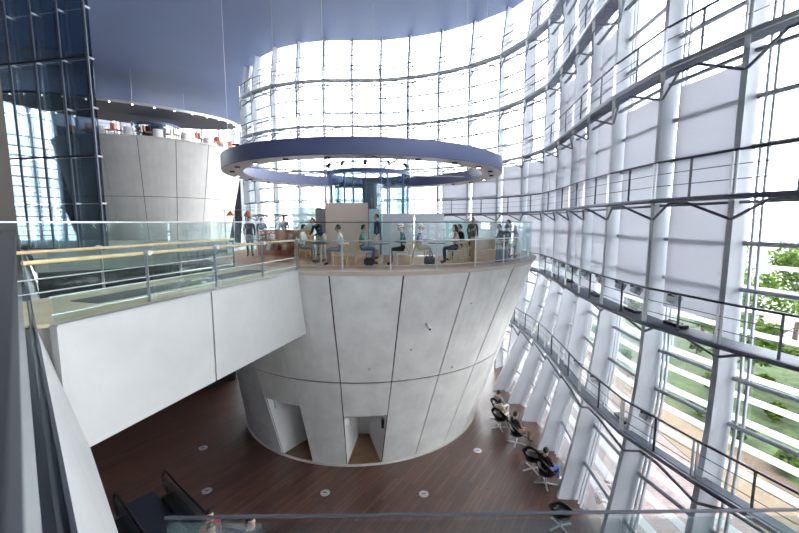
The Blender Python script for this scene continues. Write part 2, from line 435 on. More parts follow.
# balcony railing beside the camera: glass with a deep steel cap
t = thing('balcony_railing', 'blue-grey steel capped glass railing running along the balcony edge, out of focus', 'railing', (*line(0, -.08), 0))
def L2(s, l, z): q = E_ * s + EN * (l + .08); return (q.x, q.y, z)
mb = MB(); mb.beam(L2(-1.2, -.15, .62), L2(6.6, -.15, .62), .012, 1.22); part('glass_panel', mb, 'rail_glass', t)
mb = MB(); mb.beam(L2(-1.2, -.068, 1.285), L2(6.9, -.068, 1.285), .11, .09); part('rail_cap', mb, 'rail_blue', t)
for s in (1.9, 4.0, 6.1):
    mb = MB(); mb.beam(L2(s, -.14, 0), L2(s, -.14, 1.25), .05, .02); part('post', mb, 'rail_blue', t)
mb = MB(); mb.tube([L2(1.5, -.42, .92), L2(6.6, -.42, .92)], .03); part('handrail', mb, 'honey', t)
for s in (2, 4, 6):
    mb = MB(); mb.tube([L2(s, -.42, .92), L2(s, -.13, .86)], .012); part('handrail_bracket', mb, 'steel', t)
# projecting bay of the balcony ahead of the camera with a glass parapet
mb = MB(); mb.prism([(-.95, 1.16), (14, 1.16), (14, -6), (2.6, -6), (-.7, .2)][:0] or [(-.86, 1.1), (5.2, 1.1), (5.2, -5.9), (5.4, -5.9), (-.05, -.3)], -.5, -.02); struct('floor_balcony_bay', mb, 'carpet_grey')
t = thing('glass_parapet', 'glass parapet with a thin grey steel top rail crossing the bottom of the view', 'railing', (2.2, 1.13, 0))
mb = MB(); mb.tube([(-2.95, 0, .508), (2.95, .094, .515)], .0055, 8); part('top_rail', mb, 'darksteel', t, smooth=True)
for k in range(4):
    mb = MB(); x0 = -2.95 + k * 1.475; mb.beam((x0 + .005, .016 * (x0 + 2.95), .235), (x0 + 1.47, .016 * (x0 + 4.42), .232), .008, .504); part('glass_panel', mb, 'front_glass', t)
# brown column at the far left
mb = MB(); mb.box((-9.12, 9.0, 7.0), (.34, .34, 14.2), .78); struct('trim_column', mb, 'brown_dark')

# ---------------------------------------------------------------- bridge from the balcony to the cone
CT, RT, CB, RB = Vector((-1.1, 18.2)), 7.1, Vector((-1.72, 17.8)), 5.28
BA, BB = Vector((-4.84, 5.30)), Vector((-2.93, 11.50))
BD = (BB - BA).normalized(); BNL = Vector((-BD.y, BD.x)); BL = (BB - BA).length; BW = 2.5
def bp(s, l, z): q = BA + BD * s + BNL * l; return Vector((q.x, q.y, z))
br = thing('footbridge', 'pale concrete footbridge with slab sides joining the balcony to the near cone', 'bridge', (BA.x, BA.y, 0))
def loc(root, p): return Vector(p) - Vector(root.location)
mb = MB()
def s_end(l, z):
    f = z / GZ; c = CT.lerp(CB, f); R = RT + (RB - RT) * f + .07; s = 0
    while (Vector(bp(s, l, 0)[:2]) - c).length > R and s < 12: s += .01
    return s
def bslab(mb, s0, s1, l0, l1, z0, z1, root, e0=0, e1=0):
    if s1 is None:
        ls = [l0 + (l1 - l0) * k / 10 for k in range(11)]
        P = [bp(s0, l0, z0)] + [bp(s_end(l, z0), l, z0) for l in ls] + [bp(s0 + e0, l1, z0)]
        Q = [bp(s0, l0, z1)] + [bp(s_end(l, z1), l, z1) for l in ls] + [bp(s0 + e0, l1, z1)]
    else:
        P = [bp(s0, l0, z0), bp(s1, l0, z0), bp(s1 + e1, l1, z0), bp(s0 + e0, l1, z0)]; Q = [Vector((p.x, p.y, z1)) for p in P]
    mb.sweep([[loc(root, p) for p in P], [loc(root, p) for p in Q]])
bslab(mb, .0, 2.86, 0, .16, -2.0, -.03, br); bslab(mb, 2.90, None, 0, .16, -2.0, -.03, br); part('side_slab', mb, 'concrete_pale', br)
mb = MB(); bslab(mb, -1.9, None, BW - .16, BW, -2.0, -.03, br, -.1); part('side_slab', mb, 'concrete_pale', br)
mb = MB(); bslab(mb, .35, None, .165, BW - .165, -1.96, -.06, br, -2.0); part('core', mb, 'concrete', br)
mb = MB(); bslab(mb, .05, None, .1, BW - .1, -.055, -.0, br, -1.9); part('walkway', mb, 'floor_cream', br)
mb = MB(); bslab(mb, 0, None, -.02, .12, -.028, .0, br); part('channel', mb, 'steel', br)
mb = MB(); bslab(mb, 1.2, BL - .5, .9, 1.6, .001, .012, br); part('floor_mat', mb, 'carpet_grey', br)
def bridge_rail(lat, label, s0=0.0, dirn=1):
    t = thing('bridge_railing', label, 'railing', tuple(bp(0, lat, 0)))
    Lp = lambda s, l, z: loc(t, bp(s, lat + l, z))
    n = 4; L = BL - .02
    for k in range(n):
        a, b = s0 + (L - s0) * k / n + .015, s0 + (L - s0) * (k + 1) / n - .015
        mb = MB(); mb.beam(Lp(a, 0, .73), Lp(b, 0, .73), .014, 1.39); part('glass_panel', mb, 'rail_glass', t)
        mb = MB(); mb.beam(Lp(b - .06, .07 * dirn, .015), Lp(b - .06, .07 * dirn, .94), .05, .018); p = part('post', mb, 'steel', t)
        mb = MB(); mb.tube([Lp(b - .06, .07 * dirn, .9), Lp(b - .06, -.03 * dirn, .9)], .045, 12); part('glass_clamp', mb, 'brightsteel', p)
    mb = MB(); mb.beam(Lp(s0, 0, 1.44), Lp(L, 0, 1.44), .03, .025); part('top_trim', mb, 'brightsteel', t)
    mb = MB(); mb.tube([Lp(s0 - .22, .12 * dirn, .89), Lp(L - .1, .12 * dirn, .89)], .032, 10); part('handrail', mb, 'honey', t, smooth=True)
    for z in (.12, .38):
        mb = MB(); mb.tube([Lp(s0 + .02, .08 * dirn, z), Lp(L - .05, .08 * dirn, z)], .012, 6); part('cable', mb, 'brightsteel', t)
bridge_rail(.05, 'glass bridge railing with honey wood handrail above the pale slab, nearer side', 0, 1)
bridge_rail(BW - .05, 'glass bridge railing with honey wood handrail on the far side of the walkway', -1.6, -1)

# ---------------------------------------------------------------- near inverted cone
def cone_p(ang, z, dr=0.0):
    """ang in degrees, 0 towards the camera (-Y), positive to the right, measured at the rim"""
    f = z / GZ; a = math.radians(ang); a2 = a + f * math.radians(4.6 - 15.2 * math.sin(a)); R = RT + (RB - RT) * f + dr; c = CT.lerp(CB, f)
    return Vector((c.x + R * math.sin(a2), c.y - R * math.cos(a2), z))
SEAM = -3.72; PT = 18.0; A0 = -8.0
cone = thing('concrete_cone', 'large grey concrete inverted cone carrying the cafe, standing on the wooden floor', 'tower', (CT.x, CT.y, GZ))
DOORS = {0: -4.98, -2: -4.75}
def cone_patch(mb, a0, a1, z0, z1, d0, d1, n=6):
    G = []
    for d in (d0, d1):
        G.append([[mb.bm.verts.new(loc(cone, cone_p(a0 + (a1 - a0) * i / n, z, d))) for i in range(n + 1)] for z in (z0, z1)])
    O, I = G
    for i in range(n):
        mb.face([O[0][i], O[0][i + 1], O[1][i + 1], O[1][i]]); mb.face([I[0][i + 1], I[0][i], I[1][i], I[1][i + 1]])
        mb.face([I[0][i], I[0][i + 1], O[0][i + 1], O[0][i]]); mb.face([O[1][i], O[1][i + 1], I[1][i + 1], I[1][i]])
    for i in (0, n):
        mb.face([O[0][i], O[1][i], I[1][i], I[0][i]])
up = MB(); lo = MB(); sh = MB()
for k in range(-10, 10):
    a0, a1 = A0 + PT * k, A0 + PT * (k + 1); g = .21
    cone_patch(up, a0 + g, a1 - g, SEAM + .024, -.13, 0, -.05)
    cone_patch(lo, a0 + g, a1 - g, DOORS.get(k, GZ), SEAM - .024, 0, -.05)
    cone_patch(sh, a0, a1, DOORS.get(k, GZ), -.13, -.05, -.16)
    if k in DOORS:
        zd = DOORS[k]; mb = MB(); q = lambda a, z, d: loc(cone, cone_p(a, z, d))
        ai, bi = a0 + g, a1 - g; D = -2.0
        mb.quad(q(ai, GZ, -.04), q(ai, zd, -.04), q(ai + 4.0, zd, D), q(ai + 4.0, GZ, D))
        mb.quad(q(bi, GZ, -.04), q(bi - 4.0, GZ, D), q(bi - 4.0, zd, D), q(bi, zd, -.04))
        mb.quad(q(ai + 4.0, GZ, D), q(ai + 4.0, zd, D), q(bi - 4.0, zd, D), q(bi - 4.0, GZ, D))
        mb.quad(q(ai, zd, -.04), q(bi, zd, -.04), q(bi - 4.0, zd, D), q(ai + 4.0, zd, D))
        p = part('entrance', mb, 'white', cone)
        mb = MB(); P = [q(ai, GZ, .05), q(bi, GZ, .05), q(bi - 4.0, GZ, D), q(ai + 4.0, GZ, D)]
        mb.sweep([P, [v + Vector((0, 0, .015)) for v in P]]); part('entrance_floor', mb, 'porch_wood', p)
        s = q(ai + .5, zd - .35, -.35); mb = MB(); mb.box(s, (.16, .24, .26), math.radians((ai + bi) / 2)); d = part('wall_lamp_box', mb, 'white', p)
        s2 = q(bi - .6, zd - .5, -.35); mb = MB(); mb.box(s2, (.10, .25, .30), math.radians((ai + bi) / 2)); part('door_closer', mb, 'black', p)
part('shell', sh, 'joint', cone)
part('upper_panels', up, 'concrete', cone, smooth=False); part('lower_panels', lo, 'concrete', cone)
mb = MB(); n = 96
for z0, z1, d0, d1 in ((-.13, -.0, -.5, .06),):
    secs = []
    for k in range(n):
        a = 360 * k / n; secs.append([loc(cone, cone_p(a, z1, d1) * 1), loc(cone, cone_p(a, z0, d1 - .02)), loc(cone, cone_p(a, z0, d0)), loc(cone, cone_p(a, z1, d0))])
    mb.sweep(secs + [secs[0]], False)
bmesh.ops.remove_doubles(mb.bm, verts=mb.bm.verts, dist=.0005)
part('rim', mb, 'rim', cone)
mb = MB(); mb.prism([loc(cone, cone_p(360 * k / n, 0, -.48))[:2] for k in range(n)], -.13 - GZ, -.002 - GZ); part('cafe_deck', mb, 'deck_wood', cone)
mb = MB()
secs = []
for k in range(97):
    a = 360 * k / 96; secs.append([loc(cone, cone_p(a, GZ + .03, .05)), loc(cone, cone_p(a, GZ, .06)), loc(cone, cone_p(a, GZ, -.02)), loc(cone, cone_p(a, GZ + .05, -.02))])
mb.sweep(secs, False); part('base_ring', mb, 'concrete_warm', cone)
for (ang, z) in ((15, -2.6), (2, -3.2), (32, -1.2), (33, -3.5)):
    c = loc(cone, cone_p(ang, z, .0)); d = (loc(cone, cone_p(ang, z, .04))); mb = MB(); mb.tube([c, d], .03, 10); part('bolt', mb, 'steel', cone)
cc = thing('security_camera', 'small white security camera fixed high on the grey cone wall', 'camera', tuple(cone_p(18.5, -1.75, 0)))
q = lambda a, z, d: loc(cc, cone_p(a, z, d))
mb = MB(); mb.tube([q(18.5, -1.75, .012), q(18.5, -1.75, .1)], .05, 12); part('mount', mb, 'white', cc)
mb = MB(); mb.tube([q(18.5, -1.72, .1), q(18.4, -1.83, .34)], .05, 12); part('body', mb, 'white', cc)
mb = MB(); mb.ball(q(18.4, -1.83, .35), .035); part('lens', mb, 'black', cc)

# glass balustrade round the cafe deck
cb = thing('cafe_balustrade', 'curved glass balustrade with slim steel posts round the cafe deck', 'railing', (CT.x, CT.y, 0))
q = lambda a, z, d: loc(cb, cone_p(a, 0, d)) + Vector((0, 0, z))
edges = [-17 + 12.0 * k for k in range(0, 14)] + [150 + 12.5 * k for k in range(0, 5)]
for a, b in zip(edges, edges[1:]):
    mb = MB(); A = [[q(a + .12 + (b - a - .24) * t / 4, z, d) for z, d in ((.03, -.16), (1.42, -.16), (1.42, -.175), (.03, -.175))] for t in range(5)]; mb.sweep(A); part('glass_panel', mb, 'rail_glass', cb)
for a in edges:
    mb = MB(); mb.beam(q(a, 0, -.24), q(a, 1.0, -.24), .04, .018); p = part('post', mb, 'brightsteel', cb)
arc = [q(-17 + 217 * t / 80, 0, 0) for t in range(81)]
def ringtube(z, d, r, name, m):
    mb = MB(); mb.tube([q(-17 + 217 * t / 80, z, d) for t in range(81)], r, 6); part(name, mb, m, cb, smooth=True)
ringtube(1.43, -.167, .016, 'top_trim', 'darksteel'); ringtube(.88, -.25, .022, 'handrail', 'brightsteel'); ringtube(.14, -.24, .012, 'foot_rail', 'brightsteel')
# ---------------------------------------------------------------- maintenance catwalks along the facade
def nd(i): return Vector((NRM[i].x, NRM[i].y, 0))
def tg(i): return Vector((TAN[i].x, TAN[i].y, 0))
def cw_edge(i, z, out=0.0):
    if z < -3: return fin_pt(i, z, out - .18)
    s = shift(z); p = P2[i] - NRM[i] * s + NRM[i] * out; return Vector((p.x, p.y, z))
def catwalk(label, z, i0, i1, m_rail='darksteel', full=True, name='maintenance_catwalk'):
    o0 = cw_edge((i0 + i1) // 2, z); t = thing(name, label, 'catwalk', tuple(o0))
    Lq = lambda p: p - o0
    # deck slats on a pair of stringers
    mb = MB(); A = []; 
    W = .56
    def back(i): 
        e = cw_edge(i, z); f = fin_pt(i, z, -.04); d = (f - e); d.z = 0
        return e + nd(i) * min(.62, max(.25, d.dot(nd(i))))
    secs = [[Lq(cw_edge(i, z - .05)), Lq(cw_edge(i, z)), Lq(back(i)), Lq(back(i)) - Vector((0, 0, .05))] for i in range(i0, i1 + 1)]
    nb = 9
    for q in range(nb):
        f0, f1 = (q + .0) / nb, (q + .5) / nb
        mb.sweep([[a_.lerp(d_, f0), b_.lerp(c_, f0), b_.lerp(c_, f1), a_.lerp(d_, f1)] for a_, b_, c_, d_ in secs])
    for (a_, b_, c_, d_), (e_, f_, g_, h_) in zip(secs, secs[1:]):
        for q in range(8):
            u = (q + .5) / 8; p0, p1 = b_.lerp(f_, u), c_.lerp(g_, u); mb.beam(p0 - Vector((0, 0, .03)), p1 - Vector((0, 0, .03)), .025, .035)
    part('deck', mb, 'grating', t)
    mb = MB(); mb.tube([Lq(cw_edge(i, z - .06, -.03)) for i in range(i0, i1 + 1)], .055, 6); part('stringer', mb, 'truss' if z < 3 else 'steel', t)  # upper stringers lighter: whitening by lens glare put into their colour
    for h, r, nm in ((.84, .028, 'handrail'), (.56, .009, 'guard_wire'), (.28, .009, 'guard_wire')):
        mb = MB(); mb.tube([Lq(cw_edge(i, z) + Vector((0, 0, h))) for i in range(i0, i1 + 1)], r, 6); part(nm, mb, m_rail, t)
    for i in range(i0, i1 + 1):
        a = cw_edge(i, z)
        mb = MB(); u = tg(i) * .045
        mb.beam(Lq(a - u - Vector((0, 0, .1))), Lq(a - u + Vector((0, 0, .85))), .03, .045); mb.beam(Lq(a + u - Vector((0, 0, .1))), Lq(a + u + Vector((0, 0, .85))), .03, .045)
        part('post', mb, 'brightsteel' if m_rail != 'white' else 'white', t)
        if full:
            mb = MB(); f = fin_pt(i, z, .02)
            mb.beam(Lq(a + Vector((0, 0, -.09))), Lq(Vector((f.x, f.y, z - .09))), .09, .07); part('arm', mb, 'brightsteel', t)
        if i < i1:
            b = cw_edge(i + 1, z); c = (a + b) / 2
            mb = MB(); mb.beam(Lq(c), Lq(c + Vector((0, 0, .85))), .045, .02); part('post', mb, m_rail, t)
            if full:
                f0, f1 = fin_pt(i, z - .5, .03), fin_pt(i + 1, z - .5, .03); c0 = (fin_pt(i, z - .12, -.3) + fin_pt(i + 1, z - .12, -.3)) / 2
                mb = MB(); mb.tube([Lq(f0), Lq(c0 + (f0 - f1) * .12), Lq(c0 + (f1 - f0) * .12), Lq(f1)], .034, 6)
                f2 = fin_pt(i, z - .14, .18); f3 = fin_pt(i + 1, z - .14, .18); mb.beam(Lq(f2), Lq(f3), .1, .06)
                part('truss', mb, 'truss', t)
    return t
IA, IB = I0 - 4, I0 + 17
catwalk('topmost steel maintenance catwalk running along the glass facade just below the ceiling', ZA, IA, IB)
catwalk('second steel catwalk from the ceiling, curving along the white glass facade', ZB, IA, IB)
catwalk('third steel catwalk from the ceiling, passing behind the dark ring at its height', ZC, IA, IB)
catwalk('steel catwalk at the eye level of the cafe, rail seen in front of grey blinds', ZD, IA, IB)
catwalk('steel catwalk with floodlights on its rail, level with the cafe deck rim', ZE, I0 - 2, IB)
catwalk('lowest steel grating catwalk sloping down past the tall fins to the bottom right', ZF, I0 + 2, IB)
for z, lab in ((ZB, 'upper catwalk of the far glass wall seen through the dark glass screen'), (ZC, 'middle catwalk of the far glass wall seen through the dark glass screen'), (ZD, 'lower catwalk of the far glass wall seen through the dark glass screen')):
    catwalk(lab, z, 1, 9, full=False)
# floodlights clamped on the rails
def floodlight(loc3, rz, label, group=None):
    t = thing('floodlight', label, 'floodlight', loc3, rz, group)
    mb = MB(); mb.box((0, .0, -.055), (.05, .06, .045)); part('clamp', mb, 'darksteel', t)
    mb = MB(); mb.tube([(-.145, .12, -.17), (-.145, .12, -.09), (0, .02, -.07), (.145, .12, -.09), (.145, .12, -.17)], .012, 6); part('yoke', mb, 'darksteel', t)
    R = Matrix.Rotation(math.radians(-28), 3, 'X')
    mb = MB(); mb.box((0, .13, -.17), (.26, .17, .2), R); p = part('housing', mb, 'steel', t, bevel=.012)
    mb = MB(); mb.box(Vector((0, .13, -.17)) + R @ Vector((0, -.09, 0)), (.22, .012, .16), R); part('lens', mb, 'white', p)
    return t
proto = None
def place_flood(f, z, label, side=-1):
    global proto
    i = int(f); a = cw_edge(I0 + i, z).lerp(cw_edge(I0 + i + 1, z), f - i); n = nd(I0 + i)
    rz = math.atan2(n.y, n.x) - PI / 2
    p = (a.x - n.x * .0, a.y - n.y * .0, z + .84)
    if proto is None: proto = floodlight(p, rz, label); return proto
    return dup(proto, p, rz, label)
ords = ['leftmost', 'second', 'third', 'fourth', 'fifth', 'sixth', 'seventh', 'eighth', 'last']
for k, f in enumerate((8.15, 8.9, 9.6, 10.35, 11.1, 11.75, 12.35, 12.7, 13.35)):
    place_flood(f, ZE, 'small grey floodlight clamped on the rail of the deck-level catwalk, %s from the cafe rim' % ('first' if k == 0 else ords[k]))
for k, f in enumerate((11.75, 12.3, 13.3)):
    place_flood(f, ZF, 'grey floodlight on the rail of the lowest catwalk, %s of three along it' % ('first', 'middle', 'nearest')[k])
bx = None
for k, (f, z, w) in enumerate(((9.7, ZE, 'first'), (11.3, ZE, 'second'), (12.5, ZE, 'third'), (13.3, ZE, 'fourth'), (12.8, ZF, 'fifth'))):
    i = int(f); a = cw_edge(I0 + i, z, .33).lerp(cw_edge(I0 + i + 1, z, .33), f - i); n = nd(I0 + i); rz = math.atan2(n.y, n.x) - PI / 2
    lab = 'flat black ballast box lying on the catwalk grating, ' + ('nearest of those on the deck-level catwalk' if w == 'fourth' else 'the only one on the lowest catwalk' if w == 'fifth' else w + ' from the cafe rim')
    if bx is None:
        bx = thing('ballast_box', lab, 'box', (a.x, a.y, z + .004), rz)
        mb = MB(); mb.box((0, 0, .04), (.55, .2, .08)); part('casing', mb, 'black', bx, bevel=.01)
        mb = MB(); mb.tube([(-.2, 0, .08), (-.2, 0, .11), (.2, 0, .11), (.2, 0, .08)], .012, 6); part('handle', mb, 'darksteel', bx)
    else: dup(bx, (a.x, a.y, z + .004), rz, lab)

# ---------------------------------------------------------------- hanging ring over the cafe
RC = Vector((-1.56, 18.25))
rg = thing('hanging_ring', 'big dark slate ring with downlights in its underside hanging over the cafe', 'light fixture', (RC.x, RC.y, 3.5))
mb = MB(); mb.lathe([(5.28, .02), (6.1, .0), (6.12, .06), (6.12, .54), (5.28, .54)], 128, closed=True); part('band', mb, 'slate', rg, smooth=True)
mb = MB(); mb.lathe([(5.30, .018), (6.08, -.004), (6.08, -.012), (5.30, .008)], 128, closed=True); part('underside', mb, 'ring_white', rg, smooth=True)
for k in range(24):
    a = 2 * PI * (k + .5) / 24; mb = MB(); mb.tube([(5.7 * math.cos(a), 5.7 * math.sin(a), .004), (5.7 * math.cos(a), 5.7 * math.sin(a), -.06)], .10, 12)
    p = part('downlight', mb, 'darksteel', rg)
    mb = MB(); mb.tube([(5.7 * math.cos(a), 5.7 * math.sin(a), -.061), (5.7 * math.cos(a), 5.7 * math.sin(a), -.066)], .065, 12); part('bulb', mb, 'lamp' if k % 3 == 0 else 'ring_white', p)
for a in (205, 262, 325, 30, 90, 150):
    a = math.radians(a); x, y = 5.8 * math.cos(a), 5.8 * math.sin(a); mb = MB(); mb.tube([(x, y, .5), (x, y, ZT + .02 - 3.5)], .010, 6); part('cable', mb, 'tube_grey', rg)
# glass lift drum in the middle of the cafe
DC = Vector((-1.45, 18.6)); dr = thing('glass_drum', 'round dark blue glass lift drum rising from the middle of the cafe deck', 'lift shaft', (DC.x, DC.y, 0))
for k in range(12):
    a0, a1 = 2 * PI * k / 12 + .02, 2 * PI * (k + 1) / 12 - .02
    mb = MB(); mb.lathe([(1.88, .05), (1.90, .05), (1.90, 3.55), (1.88, 3.55)], 6, closed=True, a0=a0, a1=a1); part('glass_panel', mb, 'drum_glass', dr)
    a = 2 * PI * k / 12; mb = MB(); mb.box((1.87 * math.cos(a), 1.87 * math.sin(a), 1.8), (.06, .06, 3.6), a); part('frame_post', mb, 'slate', dr)
mb = MB(); mb.lathe([(1.80, 3.55), (1.96, 3.55), (1.96, 3.72), (1.80, 3.72)], 64, closed=True); part('head_ring', mb, 'slate', dr, smooth=True)
mb = MB(); mb.lathe([(1.78, 0.005), (1.96, 0.005), (1.96, .06), (1.78, .06)], 64, closed=True); part('base_ring', mb, 'slate', dr, smooth=True)
mb = MB(); mb.lathe([(1.86, 0), (1.92, 0), (1.92, .05), (1.86, .05)], 64, closed=True, c=(0, 0, 3.98)); 
for k in range(6):
    a = PI * 2 * k / 6 + .3; mb.tube([(1.88 * math.cos(a), 1.88 * math.sin(a), 3.7), (1.88 * math.cos(a), 1.88 * math.sin(a), 4.0)], .02, 6)
part('crown_rail', mb, 'slate', dr)
for k in range(5):
    a = math.radians(-150 + 30 * k); mb = MB(); mb.tube([(1.9 * math.cos(a), 1.9 * math.sin(a), 4.03), (2.06 * math.cos(a), 2.06 * math.sin(a), 3.86)], .07, 8); part('spotlight', mb, 'black', dr)
mb = MB(); mb.box((.15, .2, 1.75), (.9, .9, 3.5)); mb.box((-.9, -.3, 1.0), (.5, .6, 2.0)); part('lift_core', mb, 'screen_post', dr)
mb = MB()
for x in (-.4, 0, .4): mb.box((.15 + x, -.265, 1.3), (.04, .03, 2.5))
part('lift_door_trim', mb, 'steel', dr)
for a in (20, 110, 200, 290):
    a = math.radians(a); mb = MB(); mb.tube([(1.9 * math.cos(a), 1.9 * math.sin(a), 3.66), (5.2 * math.cos(a) + RC.x - DC.x, 5.2 * math.sin(a) + RC.y - DC.y, 3.72)], .035, 6); part('tie_rod', mb, 'steel', dr)

# ---------------------------------------------------------------- far cone with its own canopy
FC, FR, FRB, FZ = Vector((-22.8, 37.3)), 7.5, 4.5, 8.0
fc = thing('concrete_cone', 'pale concrete inverted cone at the back left carrying the upper restaurant', 'tower', (FC.x, FC.y, GZ))
fa = math.degrees(math.atan2(FC.x, FC.y))
def fcp(ang, z, d=0):
    f = (FZ - z) / (FZ - GZ); R = FR + (FRB - FR) * f + d; a = math.radians(ang - fa)
    return Vector((R * math.sin(a), -R * math.cos(a), z - GZ))
for (z0, z1, nm) in ((3.46, FZ - .12, 'upper_panels'), (-1.9, 3.42, 'middle_panels'), (-7, -1.94, 'lower_panels')):
    mb = MB()
    for k in range(18):
        a0, a1 = 20 * k + .2 + 10, 20 * (k + 1) - .2 + 10; n = 5
        O = [[mb.bm.verts.new(fcp(a0 + (a1 - a0) * i / n, z, d)) for i in range(n + 1)] for z, d in ((z0, 0), (z1, 0), (z1, -.06), (z0, -.06))]
        for r in range(4):
            for i in range(n): mb.face([O[r][i], O[r][i + 1], O[(r + 1) % 4][i + 1], O[(r + 1) % 4][i]])
        for i in (0, n): mb.face([O[r][i] for r in range(4)])
    part(nm, mb, 'concrete_warm', fc)
mb = MB(); mb.lathe([(FRB - .07, 0), (FR - .07, FZ - .12 - GZ), (FR - .2, FZ - .12 - GZ), (FRB - .2, 0)], 64, closed=True); part('shell', mb, 'joint', fc)
mb = MB(); mb.lathe([(0, FZ - GZ - .11), (FR + .05, FZ - GZ - .11), (FR + .05, FZ - GZ), (0, FZ - GZ)], 64); part('restaurant_deck', mb, 'rim', fc)
FCA = math.radians(fa)
fcanopy = thing('canopy_disc', 'broad dark oval canopy with a rim of small lights above the far cone', 'canopy', (-24.4, 36.6, 11.15), math.radians(34))
def oval(prof, n=96):
    mb = MB(); secs = []
    for k in range(n + 1):
        a = 2 * PI * k / n; secs.append([((9 - 5.0 + r) * math.cos(a), r * .78 * math.sin(a), z) for r, z in prof])
    mb.sweep(secs, False); bmesh.ops.remove_doubles(mb.bm, verts=mb.bm.verts, dist=.0005); return mb
part('disc', oval([(.02, .0), (4.9, .0), (4.9, .22), (.02, .22)]), 'canopy_dark', fcanopy)
part('rim', oval([(4.9, .0), (5.0, .0), (5.0, .22), (4.9, .22)]), 'steel', fcanopy)
for k in range(36):
    a = 2 * PI * k / 36; mb = MB(); mb.ball((8.93 * math.cos(a), 3.85 * math.sin(a), -.03), .05, 8); part('rim_light', mb, 'lamp', fcanopy)
for a in (30, 150, 270):
    a = math.radians(a); mb = MB(); mb.tube([(5 * math.cos(a), 3 * math.sin(a), .2), (5 * math.cos(a), 3 * math.sin(a), ZT + .02 - 11.15)], .02, 6); part('cable', mb, 'steel', fcanopy)
fd = thing('glass_drum', 'small dark glass lift drum standing on top of the far cone', 'lift shaft', (FC.x, FC.y, FZ))
for k in range(10):
    a = 2 * PI * k / 10; mb = MB(); mb.lathe([(1.86, .05), (1.88, .05), (1.88, 2.2), (1.86, 2.2)], 5, closed=True, a0=a + .02, a1=a + 2 * PI / 10 - .02); part('glass_panel', mb, 'drum_glass', fd)
    mb = MB(); mb.box((1.86 * math.cos(a), 1.86 * math.sin(a), 1.15), (.07, .07, 2.3), a); part('frame_post', mb, 'slate', fd)
mb = MB(); mb.lathe([(1.78, 2.2), (1.95, 2.2), (1.95, 2.35), (1.78, 2.35)], 40, closed=True); part('head_ring', mb, 'slate', fd)
mb = MB(); mb.box((0, 0, 1.1), (1.6, 1.6, 2.18)); part('lift_core', mb, 'screen_post', fd)

# dark glass screen at the left
G0, G1 = Vector((-15.1, 20.0)), Vector((-23.0, 21.6))
gs = thing('glass_screen', 'tall dark blue glass screen wall at the left with steel point fittings', 'glass wall', (G0.x, G0.y, 0))
gd = (G1 - G0); gn = Vector((-gd.y, gd.x)).normalized()
cols, rows = 5, 6; H = ZT - .06
def gp(u, v, o=0): q = gd * u - gn * o; return (q.x, q.y, H * v + .02)
for i in range(cols):
    for j in range(rows):
        a = Vector(gp(i / cols + .002, (j + .5) / rows)); b = Vector(gp((i + 1) / cols - .002, (j + .5) / rows)); mb = MB(); mb.beam(a, b, .02, H / rows - .03); part('glass_panel', mb, 'screen_glass', gs)
for i in range(cols + 1):
    mb = MB(); mb.beam(gp(i / cols, 0, -.25), gp(i / cols, 1, -.25), .06, .12, up=(gd.x, gd.y, 0)); part('steel_post', mb, 'screen_post', gs)
    for j in range(1, rows):
        mb = MB(); mb.tube([gp(i / cols, j / rows, -.25), gp(i / cols, j / rows, .05)], .05, 8); part('point_fitting', mb, 'brightsteel', gs)
for j in range(0, rows + 1, 2):
    mb = MB(); mb.beam(gp(0, min(j / rows, .995), -.3), gp(1, min(j / rows, .995), -.3), .07, .10); part('cross_beam', mb, 'darksteel', gs)
# ---------------------------------------------------------------- people
DG = None
def skin_mesh(joints, edges, root, sub=1):
    bm = bmesh.new(); lay = bm.verts.layers.skin.verify(); V = {}
    for k, (p, r) in joints.items():
        v = bm.verts.new(p); v[lay].radius = (r, r) if isinstance(r, (int, float)) else r; v[lay].use_root = (k == root); V[k] = v
    for a, b in edges: bm.edges.new((V[a], V[b]))
    me = bpy.data.meshes.new('tmp'); bm.to_mesh(me); bm.free()
    o = bpy.data.objects.new('tmp', me); COL.objects.link(o)
    m = o.modifiers.new('skin', 'SKIN'); m.use_smooth_shade = True
    s = o.modifiers.new('sub', 'SUBSURF'); s.levels = sub; s.render_levels = sub
    bpy.context.view_layer.update(); dg = bpy.context.evaluated_depsgraph_get()
    out = bpy.data.meshes.new_from_object(o.evaluated_get(dg)); bpy.data.objects.remove(o); bpy.data.meshes.remove(me); return out
EDG = [('pel', 'spi'), ('spi', 'che'), ('che', 'nek'), ('nek', 'hdb'), ('hdb', 'hdt')]
for s_ in 'LR': EDG += [('che', 'sh' + s_), ('sh' + s_, 'el' + s_), ('el' + s_, 'wr' + s_), ('wr' + s_, 'ha' + s_), ('pel', 'hi' + s_), ('hi' + s_, 'kn' + s_), ('kn' + s_, 'an' + s_), ('an' + s_, 'to' + s_)]
RAD = dict(pel=.128, spi=.118, che=.128, nek=.05, hdb=.072, hdt=.075, sh=.062, el=.043, wr=.028, ha=.036, hi=.092, kn=.06, an=.042, to=.034)
REG = {}   # edge -> region: 0 skin 1 top 2 bottom 3 shoe
def joints_of(p):
    J = {}
    for k, v in p.items():
        r = RAD.get(k, RAD.get(k[:2], .05))
        if len(k) == 3 and k[-1] in 'LR' and k not in RAD: J[k] = (Vector(v), r)
        elif k in ('pel', 'spi', 'che', 'nek', 'hdb', 'hdt'): J[k] = (Vector(v), RAD[k])
        else:
            for s_, sx in (('L', -1), ('R', 1)):
                if k + s_ not in p: J[k + s_] = (Vector((v[0] * sx, v[1], v[2])), r)
    return J
